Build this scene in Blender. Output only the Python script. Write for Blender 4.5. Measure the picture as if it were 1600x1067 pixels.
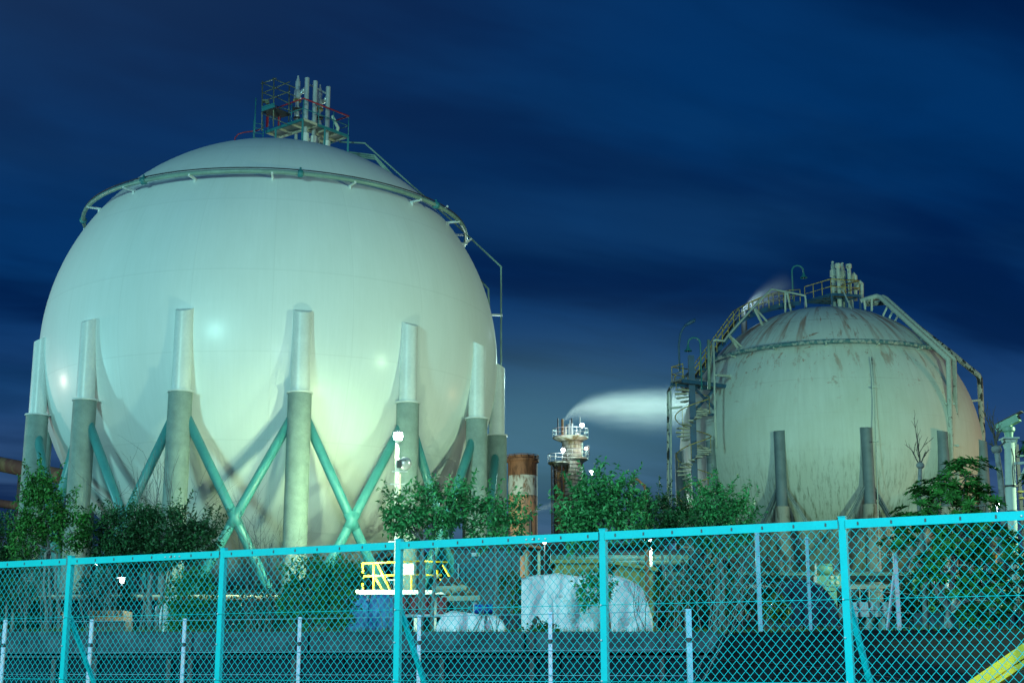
import bpy, math, random
from mathutils import Vector, Matrix, noise
R = math.radians
rnd = random.Random(7)
for o in list(bpy.data.objects): bpy.data.objects.remove(o)
sc = bpy.context.scene
COL = sc.collection

# ---------------------------------------------------------------- camera
PITCH = 0.2258
cam = bpy.data.cameras.new('camera'); co = bpy.data.objects.new('camera', cam); COL.objects.link(co)
cam.sensor_width = 36.0; cam.lens = 36.0 * 2220 / 1600
cam.clip_start = 0.1; cam.clip_end = 6000
co.location = (0, 0, 0); co.rotation_euler = (math.pi / 2 + PITCH, 0, 0)
sc.camera = co
sc.view_settings.view_transform = 'Standard'; sc.view_settings.look = 'None'
sc.view_settings.exposure = 0.0; sc.view_settings.gamma = 1.0

# ---------------------------------------------------------------- night sky
W = bpy.data.worlds.new('World'); sc.world = W; W.use_nodes = True
def build_world():
    nt = W.node_tree; N = nt.nodes; L = nt.links; N.clear()
    out = N.new('ShaderNodeOutputWorld'); bg = N.new('ShaderNodeBackground')
    tc = N.new('ShaderNodeTexCoord'); sep = N.new('ShaderNodeSeparateXYZ')
    L.new(tc.outputs['Generated'], sep.inputs[0])
    ramp = N.new('ShaderNodeValToRGB'); cr = ramp.color_ramp; cr.interpolation = 'B_SPLINE'
    pts = [(0.0, (.060, .115, .200)), (.09, (.046, .097, .200)), (.16, (.012, .056, .180)), (.24, (.001, .033, .135)),
           (.33, (.0, .030, .130)), (.42, (.001, .033, .132)), (.60, (.003, .032, .13))]
    while len(cr.elements) > 1: cr.elements.remove(cr.elements[-1])
    cr.elements[0].position = pts[0][0]; cr.elements[0].color = (*pts[0][1], 1)
    for p, c in pts[1:]:
        e = cr.elements.new(p); e.color = (*c, 1)
    L.new(sep.outputs['Z'], ramp.inputs[0])
    def math_(op, a, b=None, clamp=False):
        m = N.new('ShaderNodeMath'); m.operation = op; m.use_clamp = clamp
        for i, v in enumerate((a, b)):
            if v is None: continue
            if isinstance(v, (int, float)): m.inputs[i].default_value = v
            else: L.new(v, m.inputs[i])
        return m.outputs[0]
    # cloud layer: direction projected on a plane overhead, drawn out along the wind
    zz = math_('ADD', math_('MAXIMUM', sep.outputs['Z'], 0.0), 0.12)
    px = math_('DIVIDE', sep.outputs['X'], zz); py = math_('DIVIDE', sep.outputs['Y'], zz)
    cmb = N.new('ShaderNodeCombineXYZ'); L.new(px, cmb.inputs[0]); L.new(py, cmb.inputs[1])
    def layer(rot, scl, seed, detail, lo, hi):
        mp = N.new('ShaderNodeMapping'); mp.inputs['Rotation'].default_value = (0, 0, R(rot))
        mp.inputs['Location'].default_value = (seed, seed * .7, 0)
        m2 = N.new('ShaderNodeMapping'); m2.inputs['Scale'].default_value = scl
        L.new(cmb.outputs[0], mp.inputs[0]); L.new(mp.outputs[0], m2.inputs[0])
        nz = N.new('ShaderNodeTexNoise'); nz.inputs['Scale'].default_value = 1.0
        nz.inputs['Detail'].default_value = detail; nz.inputs['Roughness'].default_value = .5
        nz.inputs['Distortion'].default_value = .3
        L.new(m2.outputs[0], nz.inputs['Vector'])
        mr = N.new('ShaderNodeMapRange'); mr.interpolation_type = 'SMOOTHSTEP'
        mr.inputs['From Min'].default_value = lo; mr.inputs['From Max'].default_value = hi
        L.new(nz.outputs['Fac'], mr.inputs[0]); return mr.outputs[0]
    dark = layer(-30, (.75, 1.9, 1), 3.1, 5.0, .43, .62)
    lite = layer(-26, (.55, 1.6, 1), 8.4, 5.0, .46, .72)
    fine = layer(-32, (2.2, 5.0, 1), 5.7, 5.0, .42, .68)
    def mix(fac, a, b, mode='MIX'):
        m = N.new('ShaderNodeMix'); m.data_type = 'RGBA'; m.blend_type = mode
        if isinstance(fac, (int, float)): m.inputs[0].default_value = fac
        else: L.new(fac, m.inputs[0])
        for s, v in ((6, a), (7, b)):
            if isinstance(v, tuple): m.inputs[s].default_value = (*v, 1)
            else: L.new(v, m.inputs[s])
        return m.outputs[2]
    c = mix(math_('MULTIPLY', dark, .85), ramp.outputs[0], (.0, .010, .060))
    c = mix(math_('MULTIPLY', lite, .60), c, (.006, .050, .158))
    c = mix(math_('MULTIPLY', fine, .30), c, (.0, .012, .055))
    # purplish cast of lit cloud high on the left
    lf = N.new('ShaderNodeMapRange'); lf.inputs['From Min'].default_value = .12; lf.inputs['From Max'].default_value = -.42
    L.new(sep.outputs['X'], lf.inputs[0])
    up = N.new('ShaderNodeMapRange'); up.inputs['From Min'].default_value = .26; up.inputs['From Max'].default_value = .44
    L.new(sep.outputs['Z'], up.inputs[0])
    c = mix(math_('MULTIPLY', math_('MULTIPLY', lf.outputs[0], up.outputs[0]), .75), c, (.013, .040, .108))
    # town glow lighting low cloud behind the plant
    ax = math_('SUBTRACT', sep.outputs['X'], .0); az = math_('SUBTRACT', sep.outputs['Z'], .155)
    d = math_('ADD', math_('MULTIPLY', math_('MULTIPLY', ax, ax), 30), math_('MULTIPLY', math_('MULTIPLY', az, az), 300))
    g = math_('POWER', 2.718, math_('MULTIPLY', d, -1.0))
    c = mix(math_('MULTIPLY', g, .60), c, (.085, .225, .275))
    L.new(c, bg.inputs[0]); bg.inputs[1].default_value = 1.0
    L.new(bg.outputs[0], out.inputs[0])
build_world()

# ---------------------------------------------------------------- lamps of the works and the street, with added fills
def point(name, loc, power, color, radius=.3):
    l = bpy.data.lights.new(name, 'POINT'); l.energy = power; l.color = color; l.shadow_soft_size = radius
    o = bpy.data.objects.new(name, l); COL.objects.link(o); o.location = loc
    return o
MERC = (.74, 1.0, .62); COOL = (.36, .95, 1.0); SOD = (1.0, .42, .12)
point('street_light', (4.5, -8.0, 6.5), 25000, (.55, .82, 1.0), .25)
point('yard_or_fill_light', (31.0, 46.0, 10.5), 27000, (.66, 1.0, .62), .8)  # unseen light added to brighten the rusty sphere
point('street_light', (-37.0, -9.0, 20.0), 116000, (.42, .97, .93), 4.5)
point('yard_or_fill_light', (-1.0, 122.0, 10.0), 9000, (.7, 1.0, .95), .5)
point('yard_or_fill_light', (-47.0, 62.0, 12.5), 9000, COOL, .9)
point('yard_or_fill_light', (-48.0, 77.0, 13.5), 5000, (1, .85, .7), .9)
point('yard_or_fill_light', (50.0, 90.0, 8.0), 6500, (1.0, .58, .28), .9)
point('yard_or_fill_light', (-6.0, 54.0, 3.6), 2100, (.80, 1.0, .66), .4)
point('yard_or_fill_light', (-8.0, 150.0, 14.0), 15000, (.75, 1.0, .75), .5)  # unseen light added to brighten the banded chimney

# ---------------------------------------------------------------- geometry helpers
FC = math.cos(PITCH); FS = math.sin(PITCH)
def ray(x, y):
    a = (x - 800) / 2220; b = -(y - 533.5) / 2220
    return Vector((a, FC - FS * b, FS + FC * b))
def at(x, y, Y): d = ray(x, y); return d * (Y / d.y)

class MB:
    def __init__(s): s.v = []; s.f = []; s.s = []
    def add(s, vs, fs, smooth=False):
        k = len(s.v); s.v += [tuple(v) for v in vs]
        for f in fs: s.f.append(tuple(i + k for i in f)); s.s.append(smooth)
        return s
    def box(s, c, d, rz=0, M=None):
        x, y, z = d[0] / 2, d[1] / 2, d[2] / 2
        m = M or Matrix.Rotation(rz, 3, 'Z'); c = Vector(c)
        vs = [c + m @ Vector((a * x, b * y, e * z)) for e in (-1, 1) for b in (-1, 1) for a in (-1, 1)]
        return s.add(vs, [(0, 2, 3, 1), (4, 5, 7, 6), (0, 1, 5, 4), (2, 6, 7, 3), (0, 4, 6, 2), (1, 3, 7, 5)])
    def beam(s, a, b, w, h, up=(0, 0, 1)):
        a = Vector(a); b = Vector(b); t = (b - a); ln = t.length
        if ln < 1e-6: return s
        t.normalize(); u = Vector(up)
        if abs(t.dot(u)) > .98: u = Vector((0, 1, 0))
        x = t.cross(u).normalized(); z = x.cross(t)
        M = Matrix((x, t, z)).transposed()
        return s.box((a + b) / 2, (w, ln, h), M=M)
    def tube(s, pts, r, n=8, closed=False, caps=True):
        pts = [Vector(p) for p in pts]; m = len(pts)
        rr = r if isinstance(r, (list, tuple)) else [r] * m
        tan = []
        for i in range(m):
            if closed: t = pts[(i + 1) % m] - pts[i - 1]
            elif i == 0: t = pts[1] - pts[0]
            elif i == m - 1: t = pts[-1] - pts[-2]
            else:
                t = (pts[i + 1] - pts[i]).normalized() + (pts[i] - pts[i - 1]).normalized()
            if t.length < 1e-9: t = Vector((0, 0, 1))
            tan.append(t.normalized())
        u = Vector((0, 0, 1)) if abs(tan[0].z) < .9 else Vector((1, 0, 0))
        x = tan[0].cross(u).normalized(); vs = []
        for i in range(m):
            x = (x - tan[i] * x.dot(tan[i])).normalized(); y = tan[i].cross(x)
            k = 1.0
            if 0 < i < m - 1 and not closed:
                c = (pts[i + 1] - pts[i]).normalized().dot((pts[i] - pts[i - 1]).normalized())
                k = 1 / max(.6, math.sqrt(max(.01, (1 + c) / 2)))
            for j in range(n):
                a = 2 * math.pi * j / n
                vs.append(pts[i] + (x * math.cos(a) + y * math.sin(a)) * rr[i] * (k if n > 3 else 1))
        fs = []
        for i in range(m if closed else m - 1):
            for j in range(n):
                a = i * n + j; b = i * n + (j + 1) % n; q = ((i + 1) % m) * n
                fs.append((a, b, q + (j + 1) % n, q + j))
        s.add(vs, fs, True)
        if caps and not closed:
            k = len(s.v) - m * n
            s.f.append(tuple(k + j for j in reversed(range(n)))); s.s.append(False)
            s.f.append(tuple(k + (m - 1) * n + j for j in range(n))); s.s.append(False)
        return s
    def lathe(s, prof, c=(0, 0, 0), n=24, sharp=True):
        c = Vector(c)
        segs = [(prof[i], prof[i + 1]) for i in range(len(prof) - 1)]
        if not sharp:
            vs = []; fs = []
            for r, z in prof:
                for j in range(n):
                    a = 2 * math.pi * j / n; vs.append(c + Vector((r * math.cos(a), r * math.sin(a), z)))
            for i in range(len(prof) - 1):
                for j in range(n): fs.append((i * n + j, i * n + (j + 1) % n, (i + 1) * n + (j + 1) % n, (i + 1) * n + j))
            return s.add(vs, fs, True)
        for (r0, z0), (r1, z1) in segs:
            vs = []; fs = []
            for r, z in ((r0, z0), (r1, z1)):
                for j in range(n):
                    a = 2 * math.pi * j / n; vs.append(c + Vector((r * math.cos(a), r * math.sin(a), z)))
            for j in range(n): fs.append((j, (j + 1) % n, n + (j + 1) % n, n + j))
            s.add(vs, fs, abs(z1 - z0) > 1e-6)
        return s
    def ball(s, c, r, n=12, m=8, sc=(1, 1, 1)):
        c = Vector(c); vs = []; fs = []
        for i in range(m + 1):
            t = math.pi * i / m
            for j in range(n):
                a = 2 * math.pi * j / n
                vs.append(c + Vector((r * sc[0] * math.sin(t) * math.cos(a), r * sc[1] * math.sin(t) * math.sin(a), r * sc[2] * math.cos(t))))
        for i in range(m):
            for j in range(n): fs.append((i * n + j, (i + 1) * n + j, (i + 1) * n + (j + 1) % n, i * n + (j + 1) % n))
        return s.add(vs, fs, True)
    def build(s, name, mat, parent=None):
        org = Vector((0, 0, 0)); p = parent
        if parent is not None: org = Vector(parent['_o'])
        me = bpy.data.meshes.new(name)
        me.from_pydata([(x - org.x, y - org.y, z - org.z) for x, y, z in s.v], [], s.f)
        me.polygons.foreach_set('use_smooth', s.s); me.materials.append(mat); me.update()
        o = bpy.data.objects.new(name, me); COL.objects.link(o)
        o['_o'] = tuple(org)
        if parent is not None: o.parent = parent
        return o
def tag(o, label=None, cat=None, group=None, kind=None):
    if label: o['label'] = label
    if cat: o['category'] = cat
    if group: o['group'] = group
    if kind: o['kind'] = kind
    return o
def thing(name, loc, label, cat, group=None):
    o = bpy.data.objects.new(name, None); COL.objects.link(o); o.location = loc
    o.empty_display_size = .3; o['_o'] = tuple(loc)
    return tag(o, label, cat, group)
def single(mb, name, mat, loc, label, cat, group=None, kind=None):
    """a thing that is one mesh, with its origin at loc"""
    o = bpy.data.objects.new('tmp', None); o['_o'] = tuple(loc)
    me_o = mb.build(name, mat, None)
    L = Vector(loc)
    for v in me_o.data.vertices: v.co -= L
    me_o.location = loc; me_o['_o'] = tuple(loc)
    bpy.data.objects.remove(o)
    return tag(me_o, label, cat, group, kind)
def copy_tree(o, parent=None):
    c = o.copy(); COL.objects.link(c)
    if parent is not None: c.parent = parent
    for ch in list(o.children): copy_tree(ch, c)
    return c
def ordinal(i): return ['first', 'second', 'third', 'fourth', 'fifth', 'sixth', 'seventh', 'eighth', 'ninth', 'tenth', 'eleventh', 'twelfth'][i]

# ---------------------------------------------------------------- materials
class NT:
    def __init__(s, name):
        s.m = bpy.data.materials.new(name); s.m.use_nodes = True
        s.N = s.m.node_tree.nodes; s.L = s.m.node_tree.links
        s.b = s.N['Principled BSDF']; s.out = s.N['Material Output']
        s.tc = s.N.new('ShaderNodeTexCoord')
    def math(s, op, a, b=None, clamp=False):
        m = s.N.new('ShaderNodeMath'); m.operation = op; m.use_clamp = clamp
        for i, v in enumerate((a, b)):
            if v is None: continue
            if isinstance(v, (int, float)): m.inputs[i].default_value = v
            else: s.L.new(v, m.inputs[i])
        return m.outputs[0]
    def noise(s, vec, scale, detail=4, rough=.55, dist=0, lo=None, hi=None):
        n = s.N.new('ShaderNodeTexNoise'); n.inputs['Scale'].default_value = scale; n.inputs['Detail'].default_value = detail
        n.inputs['Roughness'].default_value = rough; n.inputs['Distortion'].default_value = dist
        s.L.new(vec, n.inputs['Vector'])
        if lo is None: return n.outputs['Fac']
        return s.rng(n.outputs['Fac'], lo, hi)
    def rng(s, v, a, b, c=0, d=1):
        r = s.N.new('ShaderNodeMapRange')
        r.inputs['From Min'].default_value = a; r.inputs['From Max'].default_value = b
        r.inputs['To Min'].default_value = c; r.inputs['To Max'].default_value = d
        s.L.new(v, r.inputs[0]); return r.outputs[0]
    def mix(s, fac, a, b, mode='MIX'):
        m = s.N.new('ShaderNodeMix'); m.data_type = 'RGBA'; m.blend_type = mode
        if isinstance(fac, (int, float)): m.inputs[0].default_value = fac
        else: s.L.new(fac, m.inputs[0])
        for k, v in ((6, a), (7, b)):
            if isinstance(v, tuple): m.inputs[k].default_value = (*v[:3], 1)
            else: s.L.new(v, m.inputs[k])
        return m.outputs[2]
    def mapping(s, vec, scale=(1, 1, 1), rot=(0, 0, 0), loc=(0, 0, 0)):
        m = s.N.new('ShaderNodeMapping'); m.inputs['Scale'].default_value = scale
        m.inputs['Rotation'].default_value = rot; m.inputs['Location'].default_value = loc
        s.L.new(vec, m.inputs[0]); return m.outputs[0]
    def bump(s, h, strength=.3, dist=.02):
        b = s.N.new('ShaderNodeBump'); b.inputs['Strength'].default_value = strength; b.inputs['Distance'].default_value = dist
        s.L.new(h, b.inputs['Height']); s.L.new(b.outputs[0], s.b.inputs['Normal'])
    def color(s, c): s.L.new(c, s.b.inputs['Base Color'])
    def set(s, rough=.6, metal=0, spec=None, coat=0):
        s.b.inputs['Roughness'].default_value = rough; s.b.inputs['Metallic'].default_value = metal
        if spec is not None: s.b.inputs['Specular IOR Level'].default_value = spec
        if coat: s.b.inputs['Coat Weight'].default_value = coat; s.b.inputs['Coat Roughness'].default_value = .12
def paint(name, c, c2=None, scale=2.0, rough=.5, metal=0, bump=.0, amt=.8, lo=.35, hi=.7, spec=None):
    t = NT(name); c2 = c2 or tuple(x * .72 for x in c)
    o = t.tc.outputs['Object']
    f = t.noise(o, scale, 6, .62, .2, lo, hi)
    col = t.mix(t.math('MULTIPLY', f, amt), c, c2)
    f2 = t.noise(o, scale * 9, 3, .6, 0, .3, .75)
    col = t.mix(t.math('MULTIPLY', f2, .22), col, tuple(x * .6 for x in c2))
    t.color(col); t.set(rough, metal, spec)
    if bump: t.bump(t.noise(o, scale * 12, 4), bump, .01)
    return t.m
def rusty(name, c, rust=(.16, .055, .022), scale=1.2, lo=.5, hi=.56, rough=.7, stretch=(1, 1, .35), metal=0):
    t = NT(name); o = t.mapping(t.tc.outputs['Object'], stretch)
    f = t.noise(o, scale, 8, .68, .4, lo, hi)
    v = t.noise(o, scale * 3, 4, .6, 0, .3, .7)
    col = t.mix(t.math('MULTIPLY', v, .4), c, tuple(x * .6 for x in c))
    rc = t.mix(v, rust, tuple(x * .45 for x in rust))
    t.color(t.mix(f, col, rc)); t.set(rough, metal); t.bump(f, .35, .01)
    return t.m
def emit(name, c, s):
    t = NT(name); t.b.inputs['Base Color'].default_value = (.8, .8, .8, 1)
    t.b.inputs['Emission Color'].default_value = (*c, 1); t.b.inputs['Emission Strength'].default_value = s
    return t.m

def mat_white_tank():
    t = NT('white_tank_paint'); o = t.tc.outputs['Object']
    sep = t.N.new('ShaderNodeSeparateXYZ'); t.L.new(o, sep.inputs[0])
    lon = t.math('ARCTAN2', sep.outputs['Y'], sep.outputs['X'])
    c = t.N.new('ShaderNodeCombineXYZ')
    t.L.new(t.math('MULTIPLY', lon, 70.0), c.inputs[0]); t.L.new(t.math('MULTIPLY', sep.outputs['Z'], .35), c.inputs[1])
    streak = t.noise(c.outputs[0], 1.0, 3, .7, 0, .3, .7)
    c2 = t.N.new('ShaderNodeCombineXYZ')
    t.L.new(t.math('MULTIPLY', lon, 9.0), c2.inputs[0]); t.L.new(t.math('MULTIPLY', sep.outputs['Z'], .25), c2.inputs[1])
    broad = t.noise(c2.outputs[0], 1.0, 5, .6, 0, .35, .75)
    col = t.mix(t.math('MULTIPLY', streak, .34), (.76, .82, .78), (.64, .71, .66))
    col = t.mix(t.math('MULTIPLY', broad, .22), col, (.60, .64, .56))
    # plate seams: faint horizontal bands and meridians
    zb = t.math('ABSOLUTE', t.math('SUBTRACT', t.math('FRACT', t.math('MULTIPLY', sep.outputs['Z'], .26)), .5))
    seam = t.rng(zb, .0, .012, 1, 0)
    lb = t.math('ABSOLUTE', t.math('SUBTRACT', t.math('FRACT', t.math('MULTIPLY', lon, 20 / (2 * math.pi))), .5))
    seam2 = t.rng(lb, .0, .008, 1, 0)
    sm = t.math('MAXIMUM', seam, seam2)
    col = t.mix(t.math('MULTIPLY', sm, .22), col, (.50, .55, .51))
    t.color(col)
    t.b.inputs['Roughness'].default_value = .46; t.b.inputs['Coat Weight'].default_value = .14; t.b.inputs['Coat Roughness'].default_value = .20
    big = t.noise(o, .9, 3, .5)
    h = t.math('ADD', t.math('MULTIPLY', streak, .10), t.math('ADD', t.math('MULTIPLY', big, 1.2), t.math('MULTIPLY', sm, .3)))
    t.bump(h, .22, .05)
    return t.m
def mat_old_tank():
    t = NT('weathered_tank_paint'); o = t.tc.outputs['Object']
    sep = t.N.new('ShaderNodeSeparateXYZ'); t.L.new(o, sep.inputs[0]); z = sep.outputs['Z']
    lon = t.math('ARCTAN2', sep.outputs['Y'], sep.outputs['X'])
    def vec(a, b, off=0.0):
        c = t.N.new('ShaderNodeCombineXYZ'); t.L.new(t.math('MULTIPLY', lon, a), c.inputs[0])
        t.L.new(t.math('MULTIPLY', z, b), c.inputs[1]); c.inputs[2].default_value = off; return c.outputs[0]
    base = t.mix(t.noise(vec(30, .3), 1, 4, .7, 0, .3, .75), (.64, .76, .68), (.55, .66, .58))
    base = t.mix(t.math('MULTIPLY', t.noise(o, .35, 5, .6, 0, .4, .7), .35), base, (.50, .56, .42))
    # rust runs from the crown
    top = t.rng(z, 5.2, 8.6)
    r1 = t.noise(vec(11, .16, 3.0), 1, 7, .70, .4, .50, .60)
    rust = t.math('MULTIPLY', r1, top)
    r2 = t.noise(vec(14, .5, 7.0), 1.0, 8, .72, .3, .56, .64)
    mid = t.math('MULTIPLY', r2, t.rng(z, 1.5, 7.0, 0.0, .9))
    r3 = t.noise(o, 1.1, 9, .75, .3, .60, .64)
    mid2 = t.math('MULTIPLY', r3, t.rng(z, 1.0, 6.0, .05, 1))
    rust = t.math('MAXIMUM', rust, t.math('MAXIMUM', mid, mid2))
    v = t.noise(o, 4, 5, .7, 0, .3, .7)
    col = t.mix(t.math('MULTIPLY', rust, .85), base, t.mix(v, (.42, .13, .035), (.20, .075, .035)))
    # seams
    zb = t.math('ABSOLUTE', t.math('SUBTRACT', t.math('FRACT', t.math('MULTIPLY', z, .42)), .5))
    lb = t.math('ABSOLUTE', t.math('SUBTRACT', t.math('FRACT', t.math('MULTIPLY', lon, 24 / (2 * math.pi))), .5))
    sm = t.math('MAXIMUM', t.rng(zb, 0, .018, 1, 0), t.rng(lb, 0, .012, 1, 0))
    sm = t.math('MULTIPLY', sm, t.rng(z, 2.0, 8.0, .12, .75))
    sm = t.math('MULTIPLY', sm, t.noise(o, 1.5, 4, .6, 0, .35, .6))
    col = t.mix(t.math('MULTIPLY', sm, .8), col, (.17, .09, .06))
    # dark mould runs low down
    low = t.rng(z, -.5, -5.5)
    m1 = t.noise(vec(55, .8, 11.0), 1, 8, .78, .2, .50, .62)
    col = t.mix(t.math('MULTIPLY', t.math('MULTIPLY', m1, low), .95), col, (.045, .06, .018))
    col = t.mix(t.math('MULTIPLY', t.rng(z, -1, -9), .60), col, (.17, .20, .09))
    t.color(col); t.set(.55)
    t.bump(t.math('ADD', t.noise(o, 5, 6, .6), t.math('MULTIPLY', sm, .6)), .25, .03)
    return t.m
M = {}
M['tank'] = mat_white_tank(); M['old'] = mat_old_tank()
M['jacket'] = paint('white_jacket_paint', (.72, .78, .74), (.60, .66, .62), .8, .35)
M['legconc'] = paint('grey_fireproof_leg', (.27, .36, .325), (.18, .245, .225), 2.2, .6, bump=.25, spec=.08)
M['teal'] = paint('teal_gloss_paint', (.075, .33, .32), (.05, .25, .25), 1.2, .38)
M['tealdark'] = paint('teal_steel_paint', (.02, .22, .24), (.03, .13, .14), 3, .45)
M['pipegreen'] = paint('green_grey_pipe', (.22, .36, .30), (.12, .2, .17), 2, .4)
M['steel'] = paint('galvanised_steel', (.46, .52, .52), (.32, .38, .38), 3, .4, .15)
M['cream'] = paint('cream_deck_paint', (.62, .60, .46), (.45, .43, .3), 3, .6)
M['grating'] = paint('grey_grating', (.30, .32, .30), (.2, .22, .2), 30, .6)
M['red'] = paint('red_rail_paint', (.42, .015, .02), (.3, .01, .02), 3, .45)
M['scaff'] = paint('scaffold_tube', (.16, .19, .13), (.07, .08, .05), 4, .5, .4)
M['dark'] = paint('dark_steel', (.035, .04, .045), (.02, .02, .025), 3, .6)
M['oldleg'] = paint('slate_leg_paint', (.17, .25, .27), (.10, .16, .18), 1.5, .55)
M['oldconc'] = rusty('stained_leg_concrete', (.36, .38, .32), (.12, .10, .06), 1.6, .50, .62)
M['stairblue'] = paint('blue_stair_paint', (.02, .11, .22), (.03, .07, .12), 2, .5)
M['yellowold'] = rusty('faded_yellow_rail', (.50, .42, .12), (.18, .10, .04), 6, .5, .6, stretch=(1, 1, 1))
M['palegreen'] = rusty('pale_green_pipe_paint', (.48, .60, .52), (.14, .10, .07), 1.2, .60, .66, stretch=(1, 1, 1))
M['peel'] = rusty('peeling_lagging', (.45, .55, .48), (.03, .05, .05), 3.0, .52, .55, stretch=(1, 1, .6))
M['ringpipe'] = rusty('flaking_teal_pipe', (.07, .20, .22), (.42, .52, .48), 3.5, .49, .53, stretch=(1, 1, 1))
M['treads'] = paint('worn_stair_tread', (.46, .50, .40), (.3, .32, .25), 4, .6)
M['fence'] = paint('turquoise_fence_paint', (.001, .38, .41), (.001, .31, .34), 6, .5, amt=.5, spec=.12)
M['wire'] = paint('turquoise_coated_wire', (.001, .44, .47), (.001, .36, .40), 6, .5, amt=.4, spec=.12)
M['galv'] = paint('weathered_pole_paint', (.42, .52, .72), (.62, .50, .50), 9, .5, .1, lo=.45, hi=.6)
M['barb'] = paint('galvanised_wire', (.20, .42, .52), (.1, .25, .34), 6, .5, .4)
M['bark'] = paint('pale_bark', (.22, .25, .24), (.08, .09, .085), 8, .8, bump=.5, spec=.08)
M['barkdark'] = paint('dark_bark', (.09, .09, .08), (.05, .05, .045), 8, .85, bump=.5, spec=.08)
def leafmat(name, a, b):
    t = NT(name); f = t.noise(t.tc.outputs['Object'], 2.5, 3, .6, 0, .35, .65)
    f2 = t.noise(t.tc.outputs['Object'], 14, 2, .6, 0, .35, .65)
    col = t.mix(f, a, b); col = t.mix(t.math('MULTIPLY', f2, .5), col, tuple(x * .5 for x in b))
    t.color(col); t.set(.45, 0, .25); t.b.inputs['Transmission Weight'].default_value = 0
    t.b.inputs['Subsurface Weight'].default_value = 0
    return t.m
M['leafA'] = leafmat('fresh_green_leaf', (.09, .44, .13), (.025, .18, .055))
M['leafB'] = leafmat('deep_green_leaf', (.03, .14, .045), (.014, .06, .022))
M['leafC'] = leafmat('glossy_green_leaf', (.05, .26, .04), (.02, .10, .02))
M['leafD'] = leafmat('yellow_green_leaf', (.09, .20, .02), (.05, .11, .015))
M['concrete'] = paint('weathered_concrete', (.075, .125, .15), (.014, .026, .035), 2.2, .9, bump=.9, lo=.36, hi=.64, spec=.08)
M['concdark'] = paint('dark_concrete', (.014, .032, .046), (.003, .007, .011), 1.8, .9, bump=.5, spec=.08)  # darker concrete tone for wall faces and bunds
M['ground'] = paint('dark_gravel', (.009, .020, .028), (.002, .004, .006), 2.6, .95, bump=1.0, lo=.4, hi=.6, spec=.08)
M['asphalt'] = paint('asphalt_surface', (.03, .038, .042), (.018, .022, .025), 1.5, .9, bump=.4, spec=.08)
def tarp(name, c, c2, rough):
    t = NT(name); o = t.tc.outputs['Object']
    f = t.noise(o, 1.3, 5, .6, .5, .35, .7); t.color(t.mix(f, c, c2)); t.set(rough)
    v = t.N.new('ShaderNodeTexVoronoi'); v.feature = 'DISTANCE_TO_EDGE'; v.inputs['Scale'].default_value = 1.6
    t.L.new(t.mapping(o, (1.3, 1, .6)), v.inputs['Vector'])
    t.bump(t.math('ADD', t.rng(v.outputs['Distance'], 0, .25), t.noise(o, 3.0, 6, .65, .8)), .7, .10)
    return t.m
M['tarpwhite'] = tarp('white_tarpaulin', (.80, .82, .88), (.68, .70, .78), .5)
M['tarpblue'] = tarp('blue_tarpaulin', (.16, .50, .88), (.06, .27, .65), .4)
M['tarpnavy'] = tarp('navy_tarpaulin', (.008, .018, .045), (.004, .008, .022), .8)
M['yellow'] = paint('yellow_rail_paint', (.80, .62, .03), (.65, .48, .02), 3, .4)
M['shed'] = paint('blue_grey_sheet', (.10, .17, .21), (.16, .14, .09), 1.1, .6, lo=.45, hi=.65, spec=.08)
M['rust'] = rusty('rusted_steel', (.30, .13, .06), (.12, .05, .02), 1.0, .45, .6)
M['rustpipe'] = rusty('rusty_pipe_lagging', (.16, .08, .06), (.30, .25, .12), 1.0, .5, .65)
M['oldwhite'] = rusty('stained_white_band', (.58, .60, .52), (.22, .12, .06), 1.4, .48, .60)
M['orange'] = rusty('faded_orange_band', (.62, .30, .16), (.26, .20, .15), .8, .46, .60)
M['lagging'] = rusty('stained_column_lagging', (.34, .42, .36), (.11, .10, .02), .45, .46, .60)
M['brownlag'] = rusty('brown_column_lagging', (.20, .12, .04), (.07, .05, .03), .5, .5, .6)
M['machine'] = paint('pale_green_machine_paint', (.20, .40, .27), (.14, .28, .2), 3, .5)
M['greenpaint'] = paint('bright_green_paint', (.06, .32, .08), (.04, .2, .05), 3, .5)
M['olive'] = paint('olive_wall_panel', (.22, .26, .10), (.14, .17, .07), 1, .7)
M['bldg'] = paint('dark_plant_cladding', (.015, .022, .022), (.008, .012, .012), .3, .8, spec=.08)
M['white'] = paint('white_board', (.72, .75, .74), (.62, .66, .66), 2, .5)
M['lampon'] = emit('lit_lamp_glass', (.85, 1.0, .88), 60)
M['lampwhite'] = emit('lit_floodlight_glass', (.8, .95, 1.0), 45)
M['lampwarm'] = emit('lit_sodium_glass', (1.0, .62, .38), 18)
M['aluminium'] = paint('aluminium_shell', (.58, .64, .64), (.4, .45, .45), 4, .25, .4)
M['glassdark'] = paint('dark_lens', (.02, .02, .025), (.01, .01, .01), 2, .1)
M['orangeeq'] = paint('orange_machine_paint', (.50, .17, .01), (.35, .1, .01), 3, .5)
M['redeq'] = paint('red_drum_paint', (.25, .015, .02), (.15, .01, .02), 3, .5)
M['bluedrum'] = paint('blue_plastic', (.02, .08, .50), (.02, .06, .35), 3, .4)

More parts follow.
